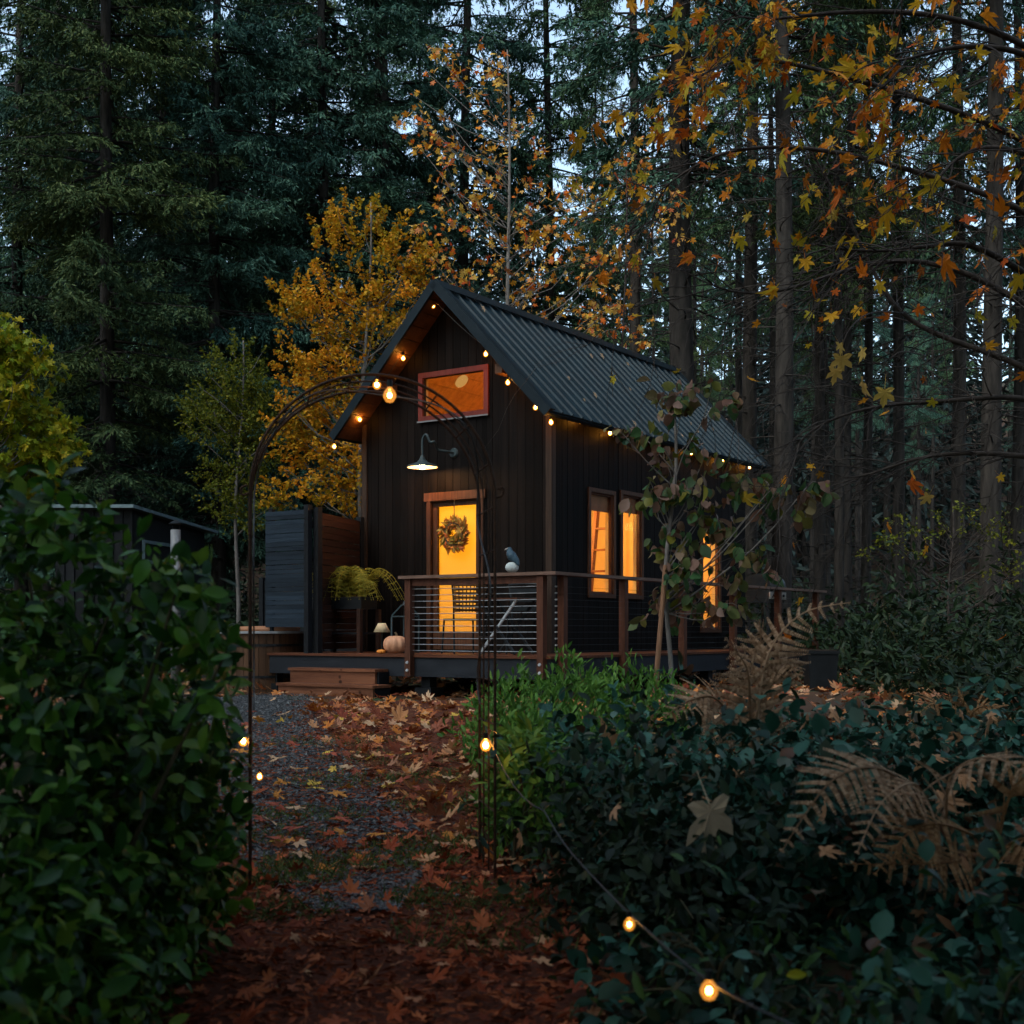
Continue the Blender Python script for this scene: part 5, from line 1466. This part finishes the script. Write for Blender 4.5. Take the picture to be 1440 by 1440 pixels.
for pts, leaf in limbs:
    P = wob(smoothpath([at(*p) for p in pts], 40), .07)
    mbL.add(*tube(P, np.linspace(.035, .006, 40), 6, False))
    ntw = 30 if leaf < .5 else 24
    for i in range(ntw):
        k = int(rng.uniform(8, 40)); p = P[min(k, 39)]; d = norm(P[min(k + 1, 39)] - P[max(0, k - 1)])
        L = rng.uniform(.4, 1.25) * (1.25 if leaf < .5 else 1)
        tdir = norm(d * rng.uniform(.3, 1) + rng.normal(0, .55, 3) + np.array([-.15, 0, -.05 if leaf < .5 else .05]))
        t = np.linspace(0, 1, 10)[:, None]
        Q = wob(p + tdir * L * t + np.array([0, 0, -.28 * L]) * t ** 2, .05 * L)
        mbTw.add(*tube(Q, np.linspace(.006, .002, 10), 4, False))
        for j in range(rng.integers(2, 6)):
            kk = rng.integers(3, 10); l2 = L * rng.uniform(.2, .5)
            d2 = norm(tdir * .6 + rng.normal(0, .6, 3) + np.array([0, 0, -.1])); t2 = np.linspace(0, 1, 6)[:, None]
            Q2 = wob(Q[kk] + d2 * l2 * t2 + np.array([0, 0, -.25 * l2]) * t2 ** 2, .04 * l2)
            mbTw.add(*tube(Q2, np.linspace(.0038, .0014, 6), 3, False))
            nl = rng.poisson(1.55 * leaf)
            for q in range(nl): LP.append(Q2[rng.integers(3, 6)]); LF.append(d2)
        for q in range(rng.poisson(3.0 * leaf)): LP.append(Q[rng.integers(3, 10)]); LF.append(tdir)
LP = np.array(LP); LF = np.array(LF); n = len(LP)
sz = .05 + .08 * rng.random(n) ** 1.3
fwd = norm(LF * .5 + rng.normal(0, .6, (n, 3)) - [0, 0, .75])
V, Fs = scatter(MAPLE[0], MAPLE[1], LP + fwd * (sz * .3)[:, None] - [0, 0, .02], fwd, rng.normal(0, .7, (n, 3)) + [0, -.5, .55], sz, rng.uniform(-.6, 1.9, n))
MB().add(V, Fs).build('leaves', M['autumnnear'], fm)
P, Fw = [], []
for px, py in ((1185, 490), (1175, 510), (1213, 482), (1210, 528), (1245, 538), (1178, 478), (1310, 690)): P.append(at(px, py, 9.6)); Fw.append([rng.normal(0, .4), rng.normal(0, .3), -1])
V, Fs = scatter(MAPLE[0], MAPLE[1], np.array(P), np.array(Fw), rng.normal(0, .5, (7, 3)) + [0, -1, .3], [.19, .16, .15, .19, .18, .12, .13], .4)
MB().add(V, Fs).build('yellow_leaves', M['yellowleaf'], fm)
mbL.add(*tube(smoothpath([at(1270, 440, 11.2), at(1225, 440, 10.4), at(1195, 462, 9.7), at(1180, 500, 9.6)], 12), np.linspace(.008, .003, 12), 4)); mbL.add(*tube(smoothpath([at(1300, 500, 10.6), at(1265, 495, 9.8), at(1240, 520, 9.6)], 10), np.linspace(.006, .003, 10), 4)); mbL.build('trunk', M['twig'], fm, True)

# ------- laurel hedge on the left
hedge_shoots = [(at(px + rng.normal(0, 6), py + 34 + rng.normal(0, 9), rng.uniform(3.4, 4.2)), (rng.uniform(.05, .09), .10, rng.uniform(.08, .15))) for px, py in
    ((10, 700), (45, 690), (85, 695), (112, 725), (140, 755), (175, 780), (215, 775), (250, 790), (285, 790), (290, 830), (300, 870), (305, 920), (312, 985), (316, 1060), (305, 1130), (60, 720), (190, 790), (318, 1200), (265, 820), (20, 680))]
shrub('laurel_hedge', 'big glossy green laurel hedge filling the lower left corner', 'hedge',
    [((-1.75, 3.7, .70), (.58, .85, .76)), ((-1.40, 3.65, .62), (.28, .7, .76)), ((-2.25, 3.6, .75), (.7, .9, .78)), ((-1.15, 3.75, .48), (.27, .7, .70)), ((-1.10, 4.2, .52), (.20, .4, .66)), ((-1.30, 4.2, .46), (.28, .4, .66)),
     ((-1.05, 3.8, .34), (.11, .55, .64)), ((-1.08, 3.2, .10), (.20, .7, .48)), ((-1.4, 2.7, .38), (.58, .6, .62)), ((-2.3, 2.9, .6), (.7, .8, .8)), ((-1.36, 4.6, .42), (.24, .6, .70)), ((-1.05, 2.3, .08), (.34, .5, .50))] + hedge_shoots,
    16000, OVAL, .03, .088, M['laurel'], shell=.5, stems=70, bend=.5, lump=.15)
# ------- bright shrub beside the arch
shrub('bright_green_shrub', 'bright green bushy shrub right of the arch in front of the deck', 'shrub',
    [((.42, 9.6, .45), (.42, .4, .42)), ((-.02, 9.2, .35), (.32, .35, .40)), ((.95, 9.8, .45), (.36, .4, .34)), ((.3, 8.7, .25), (.45, .4, .35))],
    6500, LANCE, .04, .085, M['bright'], shell=.5, stems=24, out=.4, lump=.42, down=-.6)
shrub('arch_foot_shrub', 'small yellowish shrub lit by the bulb at the right arch foot', 'shrub',
    [((.06, 5.95, .40), (.17, .22, .30)), ((.02, 6.4, .25), (.2, .25, .26))], 1100, LANCE, .05, .10, M['bright'], shell=.4, stems=12, out=.5, lump=.3)
# ------- dark salal mound on the right, several bushes
mound = [
    ('salal_bush', 'dark blue green bush on the right of the path in front of the bright shrub', [((.62, 7.3, .22), (.62, .6, .40)), ((.35, 6.4, .24), (.38, .5, .38))], 2300, OVALW, .03, .085, 'salal'),
    ('salal_bush', 'dark leafy bush under the upper brown fern fronds', [((1.5, 6.7, .24), (.8, .7, .42))], 2400, OVALW, .03, .092, 'salal'),
    ('salal_bush', 'dark leafy bush behind the lower fern near the right edge', [((2.75, 6.9, .26), (.9, .8, .45))], 2400, OVALW, .03, .095, 'salal'),
    ('salal_bush', 'dark bush hugging the right arch foot at the path edge', [((.38, 5.0, .18), (.36, .5, .50)), ((.62, 4.4, .15), (.42, .5, .52))], 2400, OVAL, .03, .075, 'smallleaf'),
    ('salal_bush', 'dark broad leaved bush holding the pale fallen maple leaf', [((1.05, 4.9, .26), (.55, .6, .46))], 2200, OVALW, .03, .09, 'salal'),
    ('salal_bush', 'dark bush below the lower brown fern at the right', [((1.75, 4.6, .06), (.7, .5, .36))], 1800, OVALW, .03, .092, 'salal'),
    ('salal_bush', 'shadowy bush in the bottom right corner below the hanging cord', [((1.15, 3.2, .02), (.55, .5, .40)), ((1.7, 3.4, .1), (.6, .5, .45))], 1700, OVALW, .03, .082, 'salal'),
    ('salal_bush', 'shadowy low bush between the two cord bulbs and the path', [((.55, 3.5, .0), (.34, .5, .36)), ((.72, 2.8, -.05), (.36, .4, .34))], 1500, OVAL, .03, .07, 'smallleaf'),
]
for nm, lab, lb, n, tm, a, b, m in mound:
    shrub(nm, lab, 'bush', lb, n, tm, a, b, M[m], shell=.3, stems=34, lump=.55, group=None, stem_r=.007, mix=(LANCE, M[['smallleaf', 'drysprig', 'bright_dim'][len(lab) % 3]], .35, .03, .08))
caught = leaf_mat('caught_leaves', [(.42, .15, .04), (.34, .07, .03), (.44, .27, .14), (.3, .05, .04)], .5, .3, .2)
cl_me = MB().add(*scatter(MAPLE[0], MAPLE[1], np.zeros((1, 3)), np.array([[1., 0, .05]]), np.array([[.1, .1, 1.]]), 1.0, 1.2)).mesh('caught_leaf', caught)
for i in range(58):
    lb = mound[rng.integers(0, 7)][2]; c, r = lb[rng.integers(0, len(lb))]
    d = rdir(1)[0]; d[2] = abs(d[2]) * .8 + .25; d[1] = -abs(d[1]); d /= np.linalg.norm(d)
    o = bpy.data.objects.new('caught_leaf', cl_me); COL.objects.link(o)
    o.location = [float(a) for a in np.array(c) + d * np.array(r) * 1.08]; sc_ = rng.uniform(.06, .11); o.scale = (sc_, sc_, sc_)
    o.rotation_euler = (rng.uniform(.3, 1.3), rng.normal(0, .4), rng.uniform(0, 6.28))
    tag(o, 'curled brown maple leaf caught in the dark right hand bushes', 'leaf', 'brown leaves caught in the right bushes')
# rhododendrons and scrub behind right
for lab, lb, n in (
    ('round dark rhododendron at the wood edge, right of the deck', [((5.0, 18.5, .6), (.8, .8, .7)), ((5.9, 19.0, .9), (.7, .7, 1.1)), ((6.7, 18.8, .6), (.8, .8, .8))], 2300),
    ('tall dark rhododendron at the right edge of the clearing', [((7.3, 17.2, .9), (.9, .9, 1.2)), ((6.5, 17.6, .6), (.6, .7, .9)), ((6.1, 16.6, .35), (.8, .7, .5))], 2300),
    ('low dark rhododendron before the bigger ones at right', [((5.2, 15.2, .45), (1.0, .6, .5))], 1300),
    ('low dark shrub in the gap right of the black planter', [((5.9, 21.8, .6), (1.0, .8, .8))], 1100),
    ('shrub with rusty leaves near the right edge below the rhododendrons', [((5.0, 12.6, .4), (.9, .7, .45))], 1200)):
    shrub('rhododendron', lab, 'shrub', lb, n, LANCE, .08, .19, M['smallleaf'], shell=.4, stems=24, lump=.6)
# tall unseen shrubs added round the camera to keep low light off the foreground
for c, r in (((-2.6, -1.6, 1.2), (1.3, 1.0, 1.5)), ((2.6, -1.4, 1.2), (1.3, 1.0, 1.5)), ((0.2, -3.6, 1.3), (2.0, .9, 1.6)), ((3.4, 1.2, 1.0), (.8, 1.3, 1.3)), ((-3.9, 1.2, 1.1), (.9, 1.2, 1.4))):
    shrub('added_shade_shrub', 'unseen tall evergreen shrub added round the viewpoint to block low light', 'shrub', [(c, r)], 2600, OVAL, .10, .2, M['smallleaf'], shell=.5, stems=12, lump=.25, group='unseen shrubs added round the viewpoint')
# unseen maple added behind the viewpoint: its crown shades the near path
shrub('added_shade_maple', 'unseen broad maple added behind the viewpoint to shade the near path', 'maple tree', [((-1.5, -.6, 6.6), (3.6, 3.0, 1.3)), ((2.6, .3, 6.8), (3.4, 3.2, 1.3)), ((0, -2.5, 7.2), (4.0, 2.5, 1.6))], 5200, MAPLE0, .2, .38, M['autumnnear'], base=np.array([2.4, -3.0, 0.0]), shell=.2, stems=16, lump=.3, stem_mat='barkgrey', stem_r=.09)
# low ground cover between the bushes
n = 4600
y = rng.uniform(3.0, 11.5, n); x = .15 + .02 * y + rng.random(n) * (.35 + .42 * y)
z = gz(x, y) + .03 + .15 * rng.random(n) * (.4 + .6 * np.sin(x * 3) ** 2)
V, Fs = scatter(OVALW[0], OVALW[1], np.stack([x, y, z], -1), rdir(n, .4), rdir(n, .4) + [0, 0, 1.0], rng.uniform(.05, .10, n), .3)
tag(MB().add(V, Fs).build('ground_cover', M['salal'], None, True), 'low ivy like ground cover filling between the right hand bushes', 'ground cover', kind='stuff')

# ------- bracken ferns
def fern(label, base, fronds, mat, width, group=None):
    t = thing('bracken_fern', label, 'fern', base)
    base = np.array(base)
    for pts, w in fronds:
        mbf = MB(); frond(mbf, [at(*p) for p in pts], w, max(12, int(np.sum(np.linalg.norm(np.diff([at(*p) for p in pts], axis=0), axis=1)) / .052)), 9, .3, up=(0, -.75, .7)); mbf.build('frond', mat, t)
    mb = MB()
    for pts, w in fronds:
        a = at(*pts[0]); mb.add(*tube(smoothpath([base - [0, 0, .05], (base + a) / 2 + [0, 0, .1], a], 8), .005, 5))
    mb.build('stalks', M['stem'], t)
    return t
def gnd(px, d): 
    p = at(px, 900, d); p[2] = gz(p[0], p[1]); return p
fern('tall brown bracken fern rising in front of the deck end', gnd(1060, 6.4), [
    ([(1062, 1060, 6.3), (1068, 980, 6.2), (1085, 910, 6.15), (1130, 862, 6.1), (1196, 847, 6.05)], .20),
    ([(1060, 1060, 6.3), (1055, 1000, 6.2), (1050, 940, 6.1), (1020, 898, 6.0)], .24),
    ([(1062, 1050, 6.3), (1070, 960, 6.25), (1070, 905, 6.2), (1068, 872, 6.1)], .19),
    ([(1050, 1050, 6.3), (1010, 985, 6.1), (970, 985, 6.0), (935, 1008, 5.9)], .22),
    ([(1068, 1040, 6.4), (1085, 940, 6.3), (1105, 930, 6.2), (1125, 955, 6.1)], .2),
], M['fernbrown'], .2)
fern('brown bracken frond arching over the dark bushes, lower right', gnd(1290, 4.5), [
    ([(1300, 1130, 4.4), (1240, 1082, 4.1), (1170, 1098, 3.9), (1098, 1198, 3.75)], .18),
    ([(1310, 1140, 4.4), (1285, 1102, 4.15), (1240, 1128, 3.95), (1205, 1200, 3.8)], .15),
    ([(1330, 1150, 4.4), (1340, 1086, 4.2), (1400, 1066, 4.0), (1470, 1110, 3.9)], .16),
], M['fernbrown'], .2)
fern('rust brown bracken spreading at the right edge', gnd(1380, 4.5), [
    ([(1400, 1190, 4.5), (1330, 1160, 4.2), (1280, 1170, 4.1), (1230, 1230, 4.0)], .18),
    ([(1400, 1200, 4.5), (1420, 1120, 4.3), (1450, 1090, 4.2), (1500, 1100, 4.1)], .18),
    ([(1390, 1200, 4.5), (1350, 1210, 4.2), (1300, 1215, 4.1), (1180, 1215, 4.0)], .15),
    ([(1400, 1200, 4.5), (1440, 1180, 4.3), (1480, 1200, 4.2), (1520, 1260, 4.1)], .18),
], M['fernrust'], .2)
fern('rusty bracken clump among leaves at the far right', gnd(1350, 8.0), [
    ([(1345, 1040, 7.9), (1335, 1000, 7.8), (1310, 990, 7.7), (1275, 1020, 7.6)], .2),
    ([(1350, 1040, 7.9), (1370, 1000, 7.8), (1400, 995, 7.7), (1440, 1030, 7.6)], .2),
    ([(1350, 1040, 7.9), (1352, 1000, 7.8), (1356, 985, 7.7), (1362, 970, 7.6)], .16),
], M['fernrust'], .2)

# ------- single fallen leaves that stand out
def leaf_thing(label, p, size, mat, fwd, up, tmpl=MAPLE, bend=.3, group=None, cat='leaf', name='maple_leaf'):
    p = np.array(p, float)
    V, Fs = scatter(tmpl[0], tmpl[1], p[None], np.array(fwd, float)[None], np.array(up, float)[None], size, bend)
    mb = MB().add(V - p, Fs); me = mb.mesh(name, mat)
    o = bpy.data.objects.new(name, me); COL.objects.link(o); o.location = [float(a) for a in p]
    return tag(o, label, cat, group)
leaf_thing('big pale cream maple leaf caught on the dark right hand bush', at(992, 1106, 4.05), .19, M['creamleaf'], (.25, -.4, -.8), (.1, -.8, .6), bend=1.1)
leaf_thing('single yellow green oval leaf low in the bottom right corner', at(1105, 1372, 2.75), .045, M['yellowgreen'], (.9, -.2, .2), (0, -.8, .6), OVAL, name='yellow_leaf')
lm = {k: leaf_mat('fallen_leaf_' + k, c, .5, .4, .15) for k, c in (('tan', [(.42, .24, .13), (.52, .34, .20)]), ('orange', [(.46, .15, .03), (.55, .24, .04)]), ('yellow', [(.55, .33, .04), (.6, .4, .08)]), ('red', [(.26, .05, .03), (.34, .08, .04)]))}
protos = {}
def fallen(kind, x, y, s, a, label, group):
    if kind not in protos:
        V, Fs = scatter(MAPLE[0], MAPLE[1], np.zeros((1, 3)), np.array([[1., 0, .05]]), np.array([[.1, .1, 1.]]), 1.0, .35)
        protos[kind] = MB().add(V, Fs).mesh('fallen_leaf', lm[kind])
    o = bpy.data.objects.new('fallen_leaf', protos[kind]); COL.objects.link(o)
    o.location = (float(x), float(y), float(gz(x, y)) + .05); o.scale = (s, s, s); o.rotation_euler = (rng.normal(0, .35), rng.normal(0, .35), a)
    tag(o, label, 'leaf', group)
lab = {'tan': 'pale tan maple leaf lying on the path', 'orange': 'orange maple leaf lying on the path', 'yellow': 'yellow maple leaf lying on the path', 'red': 'dark red maple leaf lying on the path'}
x, y = on_cl(MULCH_CL, 210, 1.0, 5.6, 13, .95); x = x + .25; kinds = rng.choice(['tan', 'orange', 'yellow', 'red'], 210, p=[.27, .35, .13, .25])
for i in range(210): fallen(str(kinds[i]), x[i], y[i], rng.uniform(.07, .145), rng.uniform(0, 6.28), lab[str(kinds[i])], 'loose %s maple leaves on the path' % kinds[i])
# leaves blown onto the roof
for i in range(14):
    t = rng.uniform(.2, half - .1); v = rng.uniform(OV + .3, RL - .5); p = slope_pt(1, t, v, .05)
    nv = slope_pt(1, t, v, 1.0) - slope_pt(1, t, v, 0); dv = slope_pt(1, 1, v, 0) - slope_pt(1, 0, v, 0)
    if i == 0:
        V, Fs = scatter(MAPLE[0], MAPLE[1], np.zeros((1, 3)), dv[None], nv[None], 1.0, .3); rl_me = MB().add(V, Fs).mesh('roof_leaf', lm['tan'])
    o = bpy.data.objects.new('roof_leaf', rl_me); COL.objects.link(o); o.location = [float(a) for a in p]; s = rng.uniform(.06, .13); o.scale = (s, s, s)
    tag(o, 'pale dry leaf stuck on the ribbed cabin roof', 'leaf', 'dry leaves stuck on the roof')
